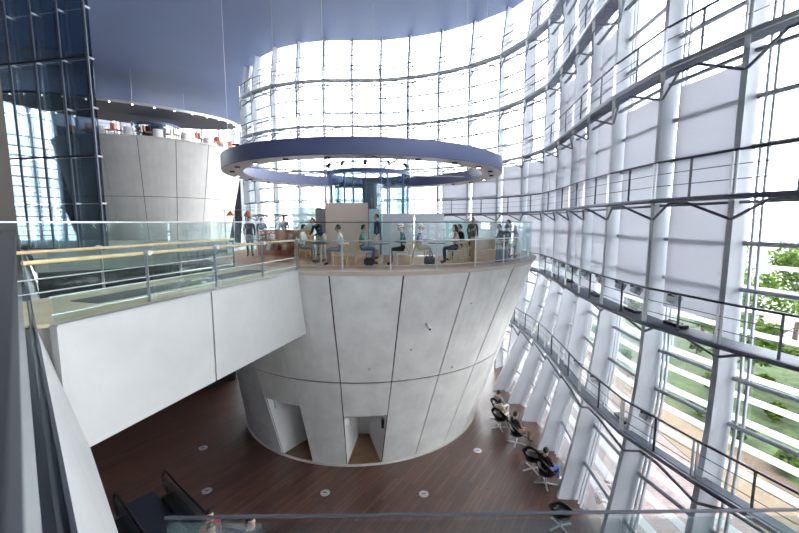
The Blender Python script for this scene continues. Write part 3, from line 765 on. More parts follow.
POSES = dict(
    stand=dict(pel=(0, 0, .95), spi=(0, .0, 1.14), che=(0, .0, 1.33), nek=(0, .0, 1.48), hdb=(0, .015, 1.555), hdt=(0, .02, 1.645), sh=(.175, 0, 1.395), el=(.225, -.03, 1.13), wr=(.205, .09, .93), ha=(.195, .12, .86), hi=(.09, 0, .90), kn=(.1, .02, .50), an=(.1, -.02, .085), to=(.115, .14, .04)),
    serve=dict(pel=(0, 0, .95), spi=(0, .02, 1.14), che=(0, .05, 1.33), nek=(0, .08, 1.47), hdb=(0, .12, 1.54), hdt=(0, .15, 1.625), sh=(.175, .05, 1.39), el=(.22, .06, 1.12), wr=(.16, .28, 1.07), ha=(.13, .35, 1.08), hi=(.09, 0, .90), kn=(.1, .03, .50), anL=(-.1, -.12, .09), toL=(-.11, .04, .04), anR=(.1, .06, .085), toR=(.115, .22, .04)),
    lean=dict(pel=(0, -.05, .94), spi=(0, .06, 1.11), che=(0, .20, 1.26), nek=(0, .33, 1.35), hdb=(0, .39, 1.40), hdt=(0, .45, 1.47), sh=(.175, .22, 1.31), el=(.21, .30, 1.05), wr=(.15, .46, .98), ha=(.12, .53, .96), hi=(.09, -.05, .90), kn=(.1, 0, .50), an=(.1, -.04, .085), to=(.115, .12, .04)),
    sit=dict(pel=(0, 0, .575), spi=(0, .0, .76), che=(0, .03, .95), nek=(0, .06, 1.10), hdb=(0, .085, 1.175), hdt=(0, .105, 1.265), sh=(.175, .035, 1.02), el=(.235, .10, .80), wr=(.14, .30, .81), ha=(.10, .37, .825), hi=(.095, .04, .555), kn=(.115, .43, .535), an=(.115, .40, .09), to=(.125, .56, .04)),
    sitback=dict(pel=(0, 0, .545), spi=(0, -.06, .72), che=(0, -.09, .90), nek=(0, -.08, 1.05), hdb=(0, -.055, 1.125), hdt=(0, -.035, 1.215), sh=(.175, -.08, .97), el=(.225, .02, .74), wr=(.12, .22, .66), ha=(.08, .28, .63), hi=(.095, .04, .53), kn=(.12, .48, .52), an=(.12, .52, .09), to=(.13, .68, .04)))
LONGSLEEVE = {}
def build_pose(name):
    J = joints_of(POSES[name]); me = skin_mesh(J, EDG, 'pel', 2)
    bm = bmesh.new(); bm.from_mesh(me)
    segs = []
    for a, b in EDG:
        k = a[:2] + b[:2]
        if b in ('hdb', 'hdt'): reg = 0
        elif b[:2] in ('wr',): reg = 4
        elif b[:2] == 'ha': reg = 0
        elif b[:2] in ('hi', 'kn', 'an'): reg = 2
        elif b[:2] == 'to': reg = 3
        elif b == 'nek': reg = 1
        else: reg = 1
        segs.append((J[a][0], J[b][0], reg))
    for f in bm.faces:
        c = f.calc_center_median(); best = 9
        for a, b, reg in segs:
            d = b - a; t = max(0, min(1, (c - a).dot(d) / d.length_squared)); q = (c - a - d * t).length
            if q < best: best = q; R_ = reg
        if R_ == 1 and (c - J['nek'][0]).length < .062 and c.z > J['nek'][0].z - .03: R_ = 0
        f.material_index = R_; f.smooth = True
    # head: skull, nose, ears, eyes, mouth
    h0, h1 = J['hdb'][0], J['hdt'][0]; hc = (h0 + h1) / 2 + Vector((0, 0, .012))
    mb = MB(); mb.bm.free(); mb.bm = bm; mb.mi = 0
    mb.ball(hc, (.073, .092, .112), 12); mb.ball(hc + Vector((0, .095, -.015)), (.013, .022, .022), 6)
    for sx in (-1, 1): mb.ball(hc + Vector((sx * .076, -.005, -.01)), (.012, .022, .032), 6)
    mb.mi = 5
    for sx in (-1, 1): mb.ball(hc + Vector((sx * .031, .082, .008)), (.011, .008, .008), 6)
    mb.mi = 6; mb.ball(hc + Vector((0, .083, -.052)), (.022, .008, .007), 6)
    # hands: four curled fingers and a thumb rooted in the palm
    mb.mi = 0
    for s_, sx in (('L', -1), ('R', 1)):
        w, h = J['wr' + s_][0], J['ha' + s_][0]; d = (h - w).normalized(); side = d.cross(Vector((0, 0, 1)));
        if side.length < .3: side = Vector((1, 0, 0))
        side.normalize(); dn = side.cross(d).normalized()
        if dn.z > 0: dn = -dn
        for k, L in enumerate((.062, .072, .068, .052)):
            o = h + side * (.022 - .015 * k) + d * .02
            mb.tube([o, o + d * L * .5, o + d * L * .85 + dn * L * .3, o + d * L * .9 + dn * L * .6], [.009, .0085, .008, .006], 5)
        th = side * (-sx) if abs(side.x) > .3 else side
        o = h - d * .01 + th * .028; mb.tube([o, o + th * .025 + d * .025, o + th * .03 + d * .05 + dn * .01], [.011, .009, .007], 5)
    bm.to_mesh(me); bm.free(); return me, hc
POSE_ME = {}
def person(name_label, loc3, rz, pose, top, bottom, hair='hair_black', shoe='cloth_black', skin='skin', sleeve=True, longhair=False, extra=None, scale=1.0, group=None):
    if pose not in POSE_ME: POSE_ME[pose] = build_pose(pose)
    me0, hc = POSE_ME[pose]; me = me0.copy()
    for m in (skin, top, bottom, shoe, top if sleeve else skin, 'black', 'lips'): me.materials.append(MATS[m])
    o = bpy.data.objects.new('person', me); COL.objects.link(o); o.location = loc3; o.rotation_euler = (0, 0, rz); o.scale = (scale,) * 3
    tag(o, name_label, 'person', group)
    mb = MB(); mb.ball(hc + Vector((0, -.014, .018)), (.086, .098, .116), 16)
    kill = [v for v in mb.bm.verts if (v.co - hc).y > .035 and (v.co - hc).z < .055 or (v.co - hc).z < -.055]
    bmesh.ops.delete(mb.bm, geom=kill, context='VERTS')
    if longhair:
        mb.tube([hc + Vector((0, -.05, .02)), hc + Vector((0, -.085, -.08)), hc + Vector((0, -.10, -.2))], [.085, .08, .05], 10)
    part('hair', mb, hair, o, smooth=True)
    if extra == 'hat':
        mb = MB(); mb.lathe([(.155, .06), (.10, .075), (.098, .13), (.06, .155), (0, .16)], 20, c=hc + Vector((0, -.01, -.02))); part('hat', mb, 'hat_straw', o, smooth=True)
    if extra == 'apron':
        mb = MB(); secs = []
        for z, r in ((.98, .155), (.75, .17), (.42, .19)):
            secs.append([Vector((r * math.sin(a), r * .92 * math.cos(a) + .02, z)) for a in [math.radians(-100 + 20 * k) for k in range(11)]] + [Vector(((r - .012) * math.sin(a), (r * .92 - .012) * math.cos(a) + .02, z)) for a in [math.radians(100 - 20 * k) for k in range(11)]])
        mb.sweep(secs); part('apron', mb, 'cloth_white', o, smooth=True)
    return o

# ---------------------------------------------------------------- cafe furniture
def wishbone(label, loc3, rz, group=None):
    t = thing('dining_chair', label, 'chair', loc3, rz, group)       # sitter faces +Y
    mb = MB(); n = 20; secs = []
    pts = []
    for k in range(n):
        a = 2 * PI * k / n; w = .235 + .025 * math.sin(a); pts.append((w * math.copysign(abs(math.cos(a)) ** .6, math.cos(a)), .21 * math.copysign(abs(math.sin(a)) ** .6, math.sin(a))))
    mb.prism(pts, .425, .455); part('seat', mb, 'cane', t)
    for sx in (-1, 1):
        mb = MB(); mb.tube([(sx * .24, .20, 0), (sx * .235, .20, .44)], [.017, .023], 8); part('leg', mb, 'honey', t, smooth=True)
        mb = MB(); mb.tube([(sx * .19, -.24, 0), (sx * .20, -.20, .3), (sx * .215, -.185, .45), (sx * .25, -.12, .60), (sx * .255, -.02, .71)], [.017, .022, .023, .02, .018], 8); part('leg', mb, 'honey', t, smooth=True)
        mb = MB(); mb.tube([(sx * .235, .19, .2), (sx * .2, -.2, .24)], .011, 6); part('stretcher', mb, 'honey', t)
    mb = MB(); mb.tube([(.29 * math.sin(a) * 1.0, -.05 - .22 * math.cos(a), .715 + .02 * math.cos(a)) for a in [math.radians(-112 + 14 * k) for k in range(17)]], .022, 8); part('back_rail', mb, 'honey', t, smooth=True)
    mb = MB(); mb.tube([(0, -.2, .45), (0, -.235, .56), (-.09, -.25, .72)], .013, 6); mb.tube([(0, -.235, .56), (.09, -.25, .72)], .013, 6); part('splat', mb, 'honey', t)
    return t
def pedestal_table(label, loc3, group=None, d=.62, top='tabletop'):
    t = thing('cafe_table', label, 'table', loc3, 0, group)
    mb = MB(); mb.lathe([(0, .70), (d / 2 - .01, .70), (d / 2, .71), (d / 2, .725), (0, .725)], 32); part('table_top', mb, top, t, smooth=True)
    mb = MB(); mb.tube([(0, 0, .03), (0, 0, .70)], .03, 12); part('column', mb, 'brightsteel', t, smooth=True)
    mb = MB()
    for k in range(4):
        a = PI / 4 + PI / 2 * k; mb.beam((0, 0, .025), (.19 * math.cos(a), .19 * math.sin(a), .015), .05, .03)
    part('foot', mb, 'brightsteel', t)
    return t
def sit_at(x, y, rz, chair_label, plabel, pose='sit', **k):
    """chair with a sitter, both facing rz"""
    global CH
    f = Vector((-math.sin(rz), math.cos(rz)))
    if CH is None: CH = wishbone(chair_label, (x, y, .006), rz)
    else: dup(CH, (x, y, .006), rz, chair_label)
    if plabel: person(plabel, (x + f.x * -.02, y + f.y * -.02, -.005), rz, pose, **k)
CH = None
RGT, LFT = -PI / 2, PI / 2          # facing right / left
# (the deck is z = 0)
sit_at(-3.42, 13.55, RGT - .1, 'wishbone chair at the left end of the rail, next to the bridge', 'dark haired person in white top sitting at the table nearest the bridge', top='cloth_white', bottom='cloth_grey', sleeve=False)
person('standing person in dark jacket and cream trousers bending over the table', (-2.80, 13.95, 0), LFT + .9, 'lean', 'cloth_navy', 'cloth_cream', shoe='cloth_brown')
T1 = pedestal_table('round dark table holding a black tray, nearest the bridge', (-2.66, 12.98, 0))
sit_at(-1.96, 12.75, LFT, 'wishbone chair seen side-on under the man in the white vest', 'man in grey shirt and white vest sitting with his face to the left', top='cloth_white', bottom='cloth_grey')
sit_at(-1.27, 13.05, RGT, 'wishbone chair under the man in the green shirt', 'man in green shirt and jeans sitting with his face to the right', top='cloth_green', bottom='cloth_jean', sleeve=False, shoe='cloth_brown')
pedestal_table('round dark table between the man in green and the person in a straw hat', (-.58, 13.0, 0))
sit_at(.12, 12.85, LFT, 'wishbone chair under the person with the straw hat', 'person in straw hat, dark teal top and black trousers sitting', top='cloth_teal', bottom='cloth_black', extra='hat')
person('waiter in dark jacket and long white apron standing behind the middle table', (-.86, 14.75, 0), LFT + .3, 'stand', 'cloth_navy', 'cloth_beige', extra='apron', hair='hair_brown')
sit_at(.68, 13.4, RGT, 'wishbone chair under the grey haired person in purple', 'grey haired person in purple top sitting with their face to the right', top='cloth_purple', bottom='cloth_beige', hair='hair_grey')
pedestal_table('round dark table between the person in purple and the person in pink', (1.29, 13.3, 0))
sit_at(1.96, 13.35, LFT, 'wishbone chair under the long haired person in pink', 'long haired person in pink top and black trousers sitting', top='cloth_pink', bottom='cloth_black', longhair=True)
sit_at(2.28, 14.25, LFT + .2, 'wishbone chair just behind the person in pink', 'person in black sitting right behind the person in pink', top='cloth_black', bottom='cloth_black')
sit_at(2.75, 14.75, RGT + .3, 'wishbone chair left of the wooden service cabinet', 'person in brown top sitting left of the wooden service cabinet', top='cloth_brown', bottom='cloth_grey', hair='hair_brown')
pedestal_table('round dark table behind the wooden service cabinet', (3.50, 15.55, 0))
person('person in black standing behind the wooden service cabinet', (3.05, 16.1, 0), PI, 'stand', 'cloth_black', 'cloth_navy', scale=.93)
sit_at(4.20, 16.0, LFT, 'wishbone chair at the table behind the service cabinet', 'person in navy sitting behind the wooden service cabinet', top='cloth_navy', bottom='cloth_grey')
person('person in dark grey leaning forward at the right end of the cafe', (4.72, 15.75, 0), LFT + .5, 'lean', 'cloth_grey', 'cloth_beige', scale=.97)
sit_at(4.05, 14.75, RGT + .6, 'wishbone chair at the right end of the cafe beside the glass', 'person in black sitting at the right end of the cafe by the glass', top='cloth_black', bottom='cloth_jean')
# left part of the deck, behind the orange counter
person('person in grey top standing behind the orange display counter', (-5.75, 19.3, 0), PI, 'stand', 'cloth_grey', 'cloth_navy')
person('person in navy standing left behind the orange display counter', (-6.55, 18.4, 0), PI + .6, 'stand', 'cloth_navy', 'cloth_black', scale=.94)
person('person in black standing at the end of the bridge', (-6.25, 16.1, 0), PI + .3, 'stand', 'cloth_black', 'cloth_grey', scale=.94)
person('person in purple top standing behind the amber cabinet', (-4.30, 18.4, 0), PI, 'stand', 'cloth_purple', 'cloth_grey', scale=.90)
# things on tables
def small(name, label, cat, mb, m, p, **k): o = part(name, mb, m, None, loc=p, **k); tag(o, label, cat); return o
mb = MB(); mb.box((0, 0, .012), (.42, .3, .024)); small('serving_tray', 'black serving tray lying on the table nearest the bridge', 'tray', mb, 'black', (-2.68, 12.98, .727), bevel=.006)
def cup(label, p):
    t = thing('coffee_cup', label, 'cup', p); mb = MB(); mb.lathe([(0, .0), (.075, .006), (.08, .014), (0, .012)], 20); part('saucer', mb, 'white', t, smooth=True)
    mb = MB(); mb.lathe([(.0, .014), (.026, .014), (.042, .05), (.044, .075), (.040, .075), (.03, .03), (0, .025)], 16); mb.tube([(.042, 0, .062), (.07, 0, .055), (.066, 0, .035), (.036, 0, .03)], .005, 6); part('cup', mb, 'white', t, smooth=True); return t
cup('white cup and saucer in front of the man in green', (-.67, 12.92, .727)); cup('white cup and saucer in front of the person in the straw hat', (-.50, 13.12, .727)); cup('white cup and saucer on the table before the person in pink', (1.35, 13.22, .727))
# screens and counters
def board(name, label, cat, x0, x1, y, z0, z1, m, th=.05, legs=True):
    t = thing(name, label, cat, ((x0 + x1) / 2, y, 0)); w = x1 - x0
    mb = MB(); mb.box((0, 0, (z0 + z1) / 2), (w, th, z1 - z0)); part('panel', mb, m, t, bevel=.006)
    if legs:
        for sx in (-1, 1):
            mb = MB(); mb.box((sx * (w / 2 - .04), 0, max(z0, .02) / 2 + .0), (.05, th * .9, max(z0, .02))); part('post', mb, 'steel', t)
            mb = MB(); mb.box((sx * (w / 2 - .04), 0, .008), (.06, .4, .016)); part('foot', mb, 'steel', t)
    return t
board('room_divider', 'tall beige room divider standing behind the cafe tables', 'divider', -3.00, -1.28, 15.75, .05, 2.20, 'beige')
board('room_divider', 'low white divider behind the waiter and the grey haired person', 'divider', -.72, .58, 16.3, .03, 1.78, 'frosted_white', .03)
board('room_divider', 'low white divider with frosted top right of the glass drum, ending by the far catwalk', 'divider', .64, 1.86, 16.3, .03, 1.78, 'frosted_white', .03)
board('glass_divider', 'pale blue frosted glass divider between the orange counter and the beige divider', 'divider', -4.95, -3.55, 17.9, .03, 2.10, 'frosted', .03)
board('glass_divider', 'narrow teal glass divider right of the beige divider', 'divider', -1.22, -.78, 15.5, .03, 1.95, 'frosted', .03)
board('glass_divider', 'pale frosted glass divider behind the person in pink', 'divider', 1.9, 3.4, 16.8, .03, 1.5, 'frosted', .03)
mb = MB(); mb.box((0, 0, 1.0), (.62, .5, 2.0)); t = thing('equipment_cabinet', 'dark grey equipment cabinet left of the beige divider', 'cabinet', (-3.30, 16.95, 0)); part('casing', mb, 'carpet_grey', t, bevel=.01)
mb = MB(); mb.box((0, -.256, 1.0), (.56, .012, 1.9)); p = part('door', mb, 'steel', t); mb = MB(); mb.box((.22, -.27, 1.0), (.02, .02, .16)); part('handle', mb, 'darksteel', p)
# orange display counter with leaning goods
dcnt = thing('display_counter', 'orange display counter with rows of leaning packages near the bridge', 'counter', (-5.28, 16.75, 0), .12)
mb = MB(); mb.box((0, .05, .53), (1.45, .62, 1.06)); part('body', mb, 'copper', dcnt, bevel=.01)
mb = MB(); mb.box((0, .05, 1.08), (1.52, .70, .04)); part('counter_top', mb, 'wood_orange', dcnt)
for j, z in enumerate((.18, .62)):
    mb = MB(); mb.box((0, -.34, z), (1.42, .18, .025)); part('shelf', mb, 'wood_orange', dcnt)
for sx in (-1, 1):
    mb = MB(); mb.box((sx * .725, -.31, .54), (.03, .26, 1.06)); part('side_panel', mb, 'wood_orange', dcnt)
pk = None; cl = ['copper', 'cloth_white', 'cloth_brown', 'cloth_red', 'cane', 'copper']
for j, z in enumerate((.195, .635)):
    for k in range(6):
        x = -.58 + .23 * k; w = Vector((-5.28, 16.75, 0)) + Matrix.Rotation(.12, 3, 'Z') @ Vector((x, -.335, z))
        mb = MB(); mb.box((0, 0, .15), (.15, .05, .27), Matrix.Rotation(.3, 3, 'Y')); o = part('gift_package', mb, cl[(k + 2 * j) % 6], None, loc=tuple(w + Vector((0, 0, .016)))); o.rotation_euler = (0, 0, .12)
        tag(o, '%s package on the %s shelf of the orange counter, %s from left' % (['orange', 'white', 'brown', 'dark red', 'cane coloured', 'orange'][(k + 2 * j) % 6], ['lower', 'upper'][j], ['first', 'second', 'third', 'fourth', 'fifth', 'sixth'][k]), 'package', 'packages on the orange counter')
am = thing('rounded_cabinet', 'amber wooden cabinet with rounded corners right of the orange counter', 'cabinet', (-4.05, 16.3, 0))
mb = MB(); pts = []
for cx, cy, a0 in ((.26, .18, 0), (-.26, .18, 90), (-.26, -.18, 180), (.26, -.18, 270)):
    for k in range(5):
        a = math.radians(a0 + 22.5 * k); pts.append((cx + .12 * math.cos(a), cy + .12 * math.sin(a)))
mb.prism(pts, 0.05, 1.05); part('body', mb, 'amber', am); mb = MB(); mb.prism([(x * 1.04, y * 1.04) for x, y in pts], 1.05, 1.09); part('top', mb, 'wood_orange', am)
mb = MB(); mb.prism([(x * .92, y * .92) for x, y in pts], 0, .05); part('plinth', mb, 'black', am)
sv = thing('service_cabinet', 'wooden service cabinet with shelves of crockery by the glass, right of the people', 'cabinet', (2.98, 13.75, 0), .35)
mb = MB(); mb.box((0, .2, .45), (.75, .02, .84)); part('back_panel', mb, 'honey', sv)
for sx in (-1, 1): mb = MB(); mb.box((sx * .375, 0, .45), (.025, .42, .86)); part('side_panel', mb, 'honey', sv)
for z in (.04, .46, .88): mb = MB(); mb.box((0, 0, z), (.775, .43, .03)); part('shelf', mb, 'honey', sv)
mb = MB(); mb.box((0, -.2, .25), (.72, .02, .38)); p = part('door', mb, 'amber', sv); mb = MB(); mb.tube([(-.06, -.225, .36), (.06, -.225, .36)], .01, 6); part('handle', mb, 'steel', p)
def bag(label, p, m, s=1, rz=0):
    t = thing('shoulder_bag', label, 'bag', p, rz); mb = MB(); mb.box((0, 0, .17 * s), (.42 * s, .2 * s, .34 * s)); part('body', mb, m, t, bevel=.05)
    mb = MB(); mb.tube([(-.13 * s, 0, .33 * s), (-.1 * s, 0, .5 * s), (.1 * s, 0, .5 * s), (.13 * s, 0, .33 * s)], .012, 6); part('strap', mb, 'black', t)
bag('navy bag standing by the glass near the service cabinet', (3.65, 13.9, .003), 'cloth_navy', 1.3, .4); bag('black bag on the deck under the table of the man in green', (-1.0, 12.6, .003), 'cloth_black', .8, .2); bag('dark bag under the table of the person in pink', (1.0, 12.75, .003), 'cloth_black', .9, .5)
# heated lamp stands (copper shades on a rail) behind the orange counter
hl = thing('lamp_stand', 'steel stand with two copper lamp shades rising behind the bridge end', 'lamp', (-7.05, 16.9, 0))
for x in (-.55, .55): mb = MB(); mb.tube([(x, 0, 0), (x, 0, 1.95)], .02, 8); part('post', mb, 'steel', hl)
mb = MB(); mb.tube([(-.75, 0, 1.95), (.75, 0, 1.95)], .015, 8); part('bar', mb, 'steel', hl)
for x in (-.3, .45):
    mb = MB(); mb.lathe([(.04, .0), (.06, -.02), (.19, -.2), (.18, -.2), (.05, -.03), (.03, -.0)], 20, c=(x, 0, 1.9), closed=True); p = part('lamp_shade', mb, 'copper', hl, smooth=True)
    mb = MB(); mb.tube([(x, 0, 1.95), (x, 0, 1.89)], .012, 6); part('stem', mb, 'steel', p)
# tables and chairs on the far cone (tiny from here)
def simple_chair(label, loc3, rz, group):
    t = thing('restaurant_chair', label, 'chair', loc3, rz, group)
    mb = MB(); mb.box((0, 0, .45), (.46, .46, .06)); part('seat', mb, 'copper', t); mb = MB(); mb.box((0, -.22, .72), (.46, .05, .5)); part('backrest', mb, 'copper', t)
    for sx in (-1, 1):
        for sy in (-1, 1): mb = MB(); mb.tube([(sx * .2, sy * .2, 0), (sx * .2, sy * .2, .43)], .018, 6); part('leg', mb, 'darksteel', t)
    return t
RCh = None; RTb = None
for k in range(8):
    a = math.radians(-50 + 17 * k - fa); x, y = FC.x + (FR - .9) * math.sin(a), FC.y - (FR - .9) * math.cos(a)
    if RTb is None:
        RTb = thing('restaurant_table', 'small white clothed table along the edge of the far cone', 'table', (x, y, FZ), a, 'white tables on the far cone')
        mb = MB(); mb.lathe([(.40, .0), (.36, .35), (.34, .72), (0, .74)], 20); part('tablecloth', mb, 'white', RTb); mb = MB(); mb.tube([(0, 0, .0), (0, 0, .7)], .03, 6); part('column', mb, 'darksteel', RTb)
    else: dup(RTb, (x, y, FZ), a)
    for s_ in (-1, 1):
        b = a + s_ * .1; x, y = FC.x + (FR - .85) * math.sin(b), FC.y - (FR - .85) * math.cos(b); q = b + (PI / 2 if s_ > 0 else -PI / 2)
        if RCh is None: RCh = simple_chair('red orange restaurant chair along the edge of the far cone', (x, y, FZ), q, 'orange chairs on the far cone')
        else: dup(RCh, (x, y, FZ), q)

# ---------------------------------------------------------------- ground floor: shell chairs by the window
def shell_chair(label, loc3, rz, group=None):
    t = thing('shell_chair', label, 'chair', loc3, rz, group)
    bm = bmesh.new(); nu, nv = 40, 14; grid = []
    for j in range(nv + 1):
        s_ = j / nv; row = []
        for i in range(nu):
            a = 2 * PI * i / nu; back = max(0, .5 - .5 * math.sin(a)); h = .10 + .62 * back ** 1.8; r = .37 * (1 - .16 * back)
            x = r * math.cos(a) * (s_ ** .8) * (1.02); y = r * math.sin(a) * (s_ ** .8) - .10 * back * s_ ** 3; z = .33 + h * s_ ** 2.1
            row.append(bm.verts.new((x, y, z)))
        grid.append(row)
    for j in range(nv):
        for i in range(nu):
            a = (i + .5) / nu * 360; s_ = (j + .5) / nv; da = abs((a - 270 + 180) % 360 - 180)
            if (da / 46) ** 2 + ((s_ - .77) / .15) ** 2 < 1: continue
            try: bm.faces.new([grid[j][i], grid[j][(i + 1) % nu], grid[j + 1][(i + 1) % nu], grid[j + 1][i]])
            except ValueError: pass
    bmesh.ops.remove_doubles(bm, verts=bm.verts, dist=.0005)
    bmesh.ops.delete(bm, geom=[v for v in bm.verts if not v.link_faces], context='VERTS')
    bmesh.ops.recalc_face_normals(bm, faces=bm.faces)
    bmesh.ops.solidify(bm, geom=bm.faces[:], thickness=.028)
    mb = MB(); mb.bm.free(); mb.bm = bm; part('shell', mb, 'black', t, smooth=True)
    mb = MB(); mb.lathe([(0, .355), (.20, .375), (.23, .395), (.19, .41), (0, .412)], 28); part('cushion', mb, 'cloth_black', t, smooth=True)
    mb = MB(); mb.tube([(0, 0, .06), (0, 0, .34)], .028, 12); part('column', mb, 'brightsteel', t, smooth=True)
    for k in range(4):
        a = PI / 4 + PI / 2 * k; mb = MB(); mb.beam((0, 0, .065), (.36 * math.cos(a), .36 * math.sin(a), .025), .05, .03); part('leg', mb, 'brightsteel', t)
        mb = MB()
    return t
def seat(x, y, deg, label): 
    global SCH
    rz = math.radians(deg)
    if SCH is None: SCH = shell_chair(label, (x, y, GZ), rz)
    else: dup(SCH, (x, y, GZ), rz, label)
SCH = None
def sitter(x, y, deg, label, **k):
    rz = math.radians(deg); person(label, (x, y + .0, GZ + .004), rz, 'sitback', **k)
seat(4.28, 15.75, -50, 'black shell chair farthest along the window, under the person in grey and white'); sitter(4.28, 15.75, -50, 'person in grey and white sitting farthest along the window', top='cloth_grey', bottom='cloth_white', hair='hair_brown')
seat(4.12, 14.95, -40, 'black shell chair under the person in beige by the window'); sitter(4.12, 14.95, -40, 'person in beige sitting by the window, second from the cone', top='cloth_beige', bottom='cloth_cream')
seat(4.45, 13.85, -70, 'black shell chair under the person in a black coat by the window'); sitter(4.45, 13.85, -70, 'person in black sitting by the window with arms on a chair', top='cloth_black', bottom='cloth_brown', hair='hair_brown')
seat(4.55, 12.3, -30, 'empty black shell chair between two seated people by the window')
seat(4.72, 11.55, -55, 'black shell chair under the person in blue jeans by the window'); sitter(4.72, 11.55, -55, 'person in dark top and blue jeans sitting by the window', top='cloth_black', bottom='cloth_blue', shoe='cloth_white')
seat(4.47, 9.78, -25, 'empty black shell chair nearest the viewer, alone beside the window fins')
# floor boxes
FB = None
for (x, y), w in zip(((-7.38, 13.57), (-6.08, 11.25), (-2.33, 11.16), (.76, 11.11), (-4.98, 15.88), (2.9, 13.4)), ('in the dark area under the bridge', 'in front of the escalator end', 'in front of the left cone entrance', 'in front of the right cone entrance', 'close to the dark left foot of the cone', 'on the bright floor between cone and window chairs')):
    lab = 'round steel floor lid ' + w
    if FB is None:
        FB = thing('floor_box', lab, 'floor box', (x, y, GZ)); mb = MB(); mb.lathe([(0, .001), (.15, .001), (.15, .012), (.13, .016), (0, .016)], 28); part('lid', mb, 'brightsteel', FB, smooth=True); mb = MB(); mb.box((0, 0, .018), (.12, .03, .006)); part('latch', mb, 'darksteel', FB)
    else: dup(FB, (x, y, GZ), 0, lab)
# escalator rising towards the viewer below the balcony
EA, EB = Vector((-6.75, 9.75, GZ)), Vector((-.6, 4.7, GZ + 3.4))
es = thing('escalator', 'dark escalator with black handrails and glass sides at the bottom left', 'escalator', tuple(EA))
ed = Vector((EB.x - EA.x, EB.y - EA.y, 0)); eL = ed.length; ed.normalize(); en = Vector((-ed.y, ed.x, 0))
def ep(s, l, z): return ed * s + en * l + Vector((0, 0, z))
def ez(s): return max(0.0, (s - 2.3) * .41)
mb = MB()
P = [(-1.2, 0), (1.3, 0), (eL, ez(eL))]
for l0, l1, nm in ((-.85, -.5, 'truss'), (.5, .85, 'truss')):
    mb = MB(); mb.sweep([[ep(s, l0, z - (.55 if z > .56 else z - .002)), ep(s, l1, z - (.55 if z > .56 else z - .002)), ep(s, l1, z + .16), ep(s, l0, z + .16)] for s, z in ((-1.0, 0), (1.2, 0), (2.3, 0), (3.5, ez(3.5)), (eL, ez(eL)))]); part(nm, mb, 'black', es)
mb = MB(); mb.sweep([[ep(s, -.5, .002), ep(s, .5, .002), ep(s, .5, .03), ep(s, -.5, .03)] for s in (-1.7, .9)]); part('landing_plate', mb, 'darksteel', es)
for k in range(16):
    s0 = .95 + .41 * k; z = ez(s0 + .2) + .02
    if s0 > eL - .4: break
    mb = MB(); mb.sweep([[ep(s, -.5, z - .2 if z > .22 else .004), ep(s, .5, z - .2 if z > .22 else .004), ep(s, .5, z), ep(s, -.5, z)] for s in (s0, s0 + .40)]); p = part('step', mb, 'black', es)
    mb = MB(); mb.sweep([[ep(s, -.5, z + .001), ep(s, .5, z + .001), ep(s, .5, z + .005), ep(s, -.5, z + .005)] for s in (s0, s0 + .03)]); part('yellow_edge', mb, 'cane', p)
for l in (-.62, .62):
    path = [(-1.0, .16), (1.2, .16), (2.3, .16), (eL, ez(eL) + .16)]
    mb = MB(); A = [(s, z, (.82 if k else .55)) for k, (s, z) in enumerate(path)]
    mb.sweep([[ep(s, l - .006, z), ep(s, l + .006, z), ep(s, l + .006, z + h), ep(s, l - .006, z + h)] for s, z, h in A]); part('glass_side', mb, 'front_glass', es)
    mb = MB(); mb.tube([ep(-.85, l, .35), ep(-1.08, l, .5), ep(-1.15, l, .72), ep(-1.0, l, .95), ep(-.7, l, 1.0), ep(1.2, l, 1.0), ep(2.3, l, 1.0), ep(eL, l, ez(eL) + 1.0)], .04, 8); part('handrail', mb, 'black', es, smooth=True)
mb = MB(); mb.sweep([[ep(s, -.6, ez(s) - .75 if ez(s) > .8 else .003), ep(s, .6, ez(s) - .75 if ez(s) > .8 else .003), ep(s, .6, max(ez(s) - .25, .0035)), ep(s, -.6, max(ez(s) - .25, .0035))] for s in (3.9, 4.6, eL)]); part('underside', mb, 'black', es)
mb = MB(); [mb.box(ep(eL - .1, l, (ez(eL) - .55) / 2), (.1, .1, ez(eL) - .56)) for l in (-.7, .7)]; part('support_post', mb, 'darksteel', es)
def rider(k, l, top, bottom, label, **q):
    s0 = .95 + .41 * k; p = EA + ep(s0 + .2, l, ez(s0 + .2) + .026); rz = math.atan2(ed.y, ed.x) - PI / 2
    person(label, tuple(p), rz, 'stand', top, bottom, **q)
RIDERS = [(5, .12, 'cloth_red', 'cloth_black', 'person in a dark red top standing lowest on the escalator', {}), (7, -.2, 'cloth_navy', 'cloth_black', 'person in navy standing on the escalator above the person in dark red', dict(hair='hair_brown')),
          (9, .2, 'cloth_black', 'cloth_grey', 'person in black standing in the middle of the escalator riders', dict(longhair=True)), (10, -.25, 'cloth_pink', 'cloth_black', 'person in a pinkish top riding the escalator beside the black dressed one', {}), (12, -.1, 'cloth_white', 'cloth_black', 'person in a white top standing highest on the escalator', {})]
for r in RIDERS: rider(*r[:5], **r[5])

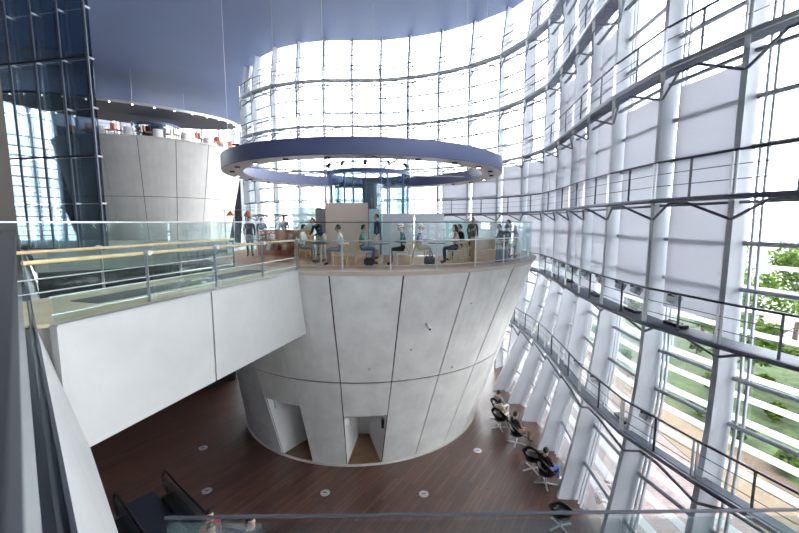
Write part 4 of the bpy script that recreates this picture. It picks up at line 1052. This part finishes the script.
# ---------------------------------------------------------------- trees and hedge outside
rnd = random.Random(7)
def leaves_mesh(n, rx, ry, rz_, ls, seed):
    r = random.Random(seed); mb = MB(); blobs = [(r.uniform(-.6, .6) * rx, r.uniform(-.6, .6) * ry, r.uniform(-.55, .6) * rz_, r.uniform(.35, .6)) for _ in range(14)]
    for k in range(n):
        b = blobs[r.randrange(14)]; v = Vector((r.gauss(0, 1), r.gauss(0, 1), r.gauss(0, 1))).normalized() * (r.random() ** .4) * b[3]
        c = Vector((b[0] + v.x * rx * .75, b[1] + v.y * ry * .75, b[2] + v.z * rz_ * .7)); R = Euler((r.uniform(-.9, .9), r.uniform(-.9, .9), r.uniform(0, 6.3))).to_matrix(); w = ls * r.uniform(.6, 1.3); mb.mi = r.choice((0, 0, 0, 1, 1, 2))
        mb.quad(c + R @ Vector((-w, 0, 0)), c + R @ Vector((0, -w * .55, 0)), c + R @ Vector((w, 0, 0)), c + R @ Vector((0, w * .55, 0)))
    return mb
LM = ['leaf', 'leaf_dark', 'leaf_pale']
def tree(name, label, p, h, r, seed, group=None, n=2600):
    t = thing(name, label, 'tree', p, 0, group); q = random.Random(seed)
    mb = MB(); top = h * .62; mb.tube([(0, 0, 0), (.1, .05, top * .5), (.05, -.05, top)], [.16, .12, .07], 8)
    for k in range(6):
        a = k * 1.05 + q.random(); mb.tube([(.06, 0, top * (.55 + .07 * k)), (r * .4 * math.cos(a), r * .4 * math.sin(a), h * .7), (r * .75 * math.cos(a), r * .75 * math.sin(a), h * .82)], [.06, .04, .015], 5)
    part('trunk', mb, 'foliage_wood', t, smooth=True)
    part('crown', leaves_mesh(n, r, r, h * .36, .16, seed), LM, t, loc=(0, 0, h * .66)); return t
TREES = [(17.6, 12.6, 5.4, 2.1), (20.6, 16.6, 6.2, 2.4), (16.6, 17.6, 5.0, 1.9), (22.4, 11.6, 6.8, 2.5), (19.4, 21.8, 6.0, 2.3), (26.6, 19.4, 7.4, 2.8), (17.0, 26.2, 5.4, 2.0), (28.0, 26.5, 7.6, 3.0), (22.6, 28.0, 6.4, 2.4), (30.6, 13.6, 8.0, 3.0), (17.4, 7.4, 6.0, 2.2), (25.0, 6.2, 7.0, 2.8), (34.6, 20.6, 8.6, 3.4), (27.5, 34, 7.8, 3.0), (21.5, 2.5, 6.4, 2.4)]
for k, (x, y, h, r) in enumerate(TREES):
    tree('leafy_tree', 'leafy green tree outside beyond the paved strip, seen through the glass facade', (x, y, GZ - .3), h, r, 100 + k, 'trees outside the facade', 3600)
for k in range(20):
    a = fin_pt(I0 + 6 + k // 3, GZ, 8.3 + 3.0 * (k % 3)); sc_ = .72; sh_ = thing('low_shrub', 'low green shrub in the planting bed outside the facade', 'shrub', (a.x, a.y, GZ - .14), 0, 'shrubs in the bed outside')
    part('foliage', leaves_mesh(800, .5, .5, .45, .09, 300 + k), LM, sh_, loc=(0, 0, .45)); mb = MB(); mb.tube([(0, 0, 0), (0, 0, .4)], .04, 6); part('stem', mb, 'foliage_wood', sh_)
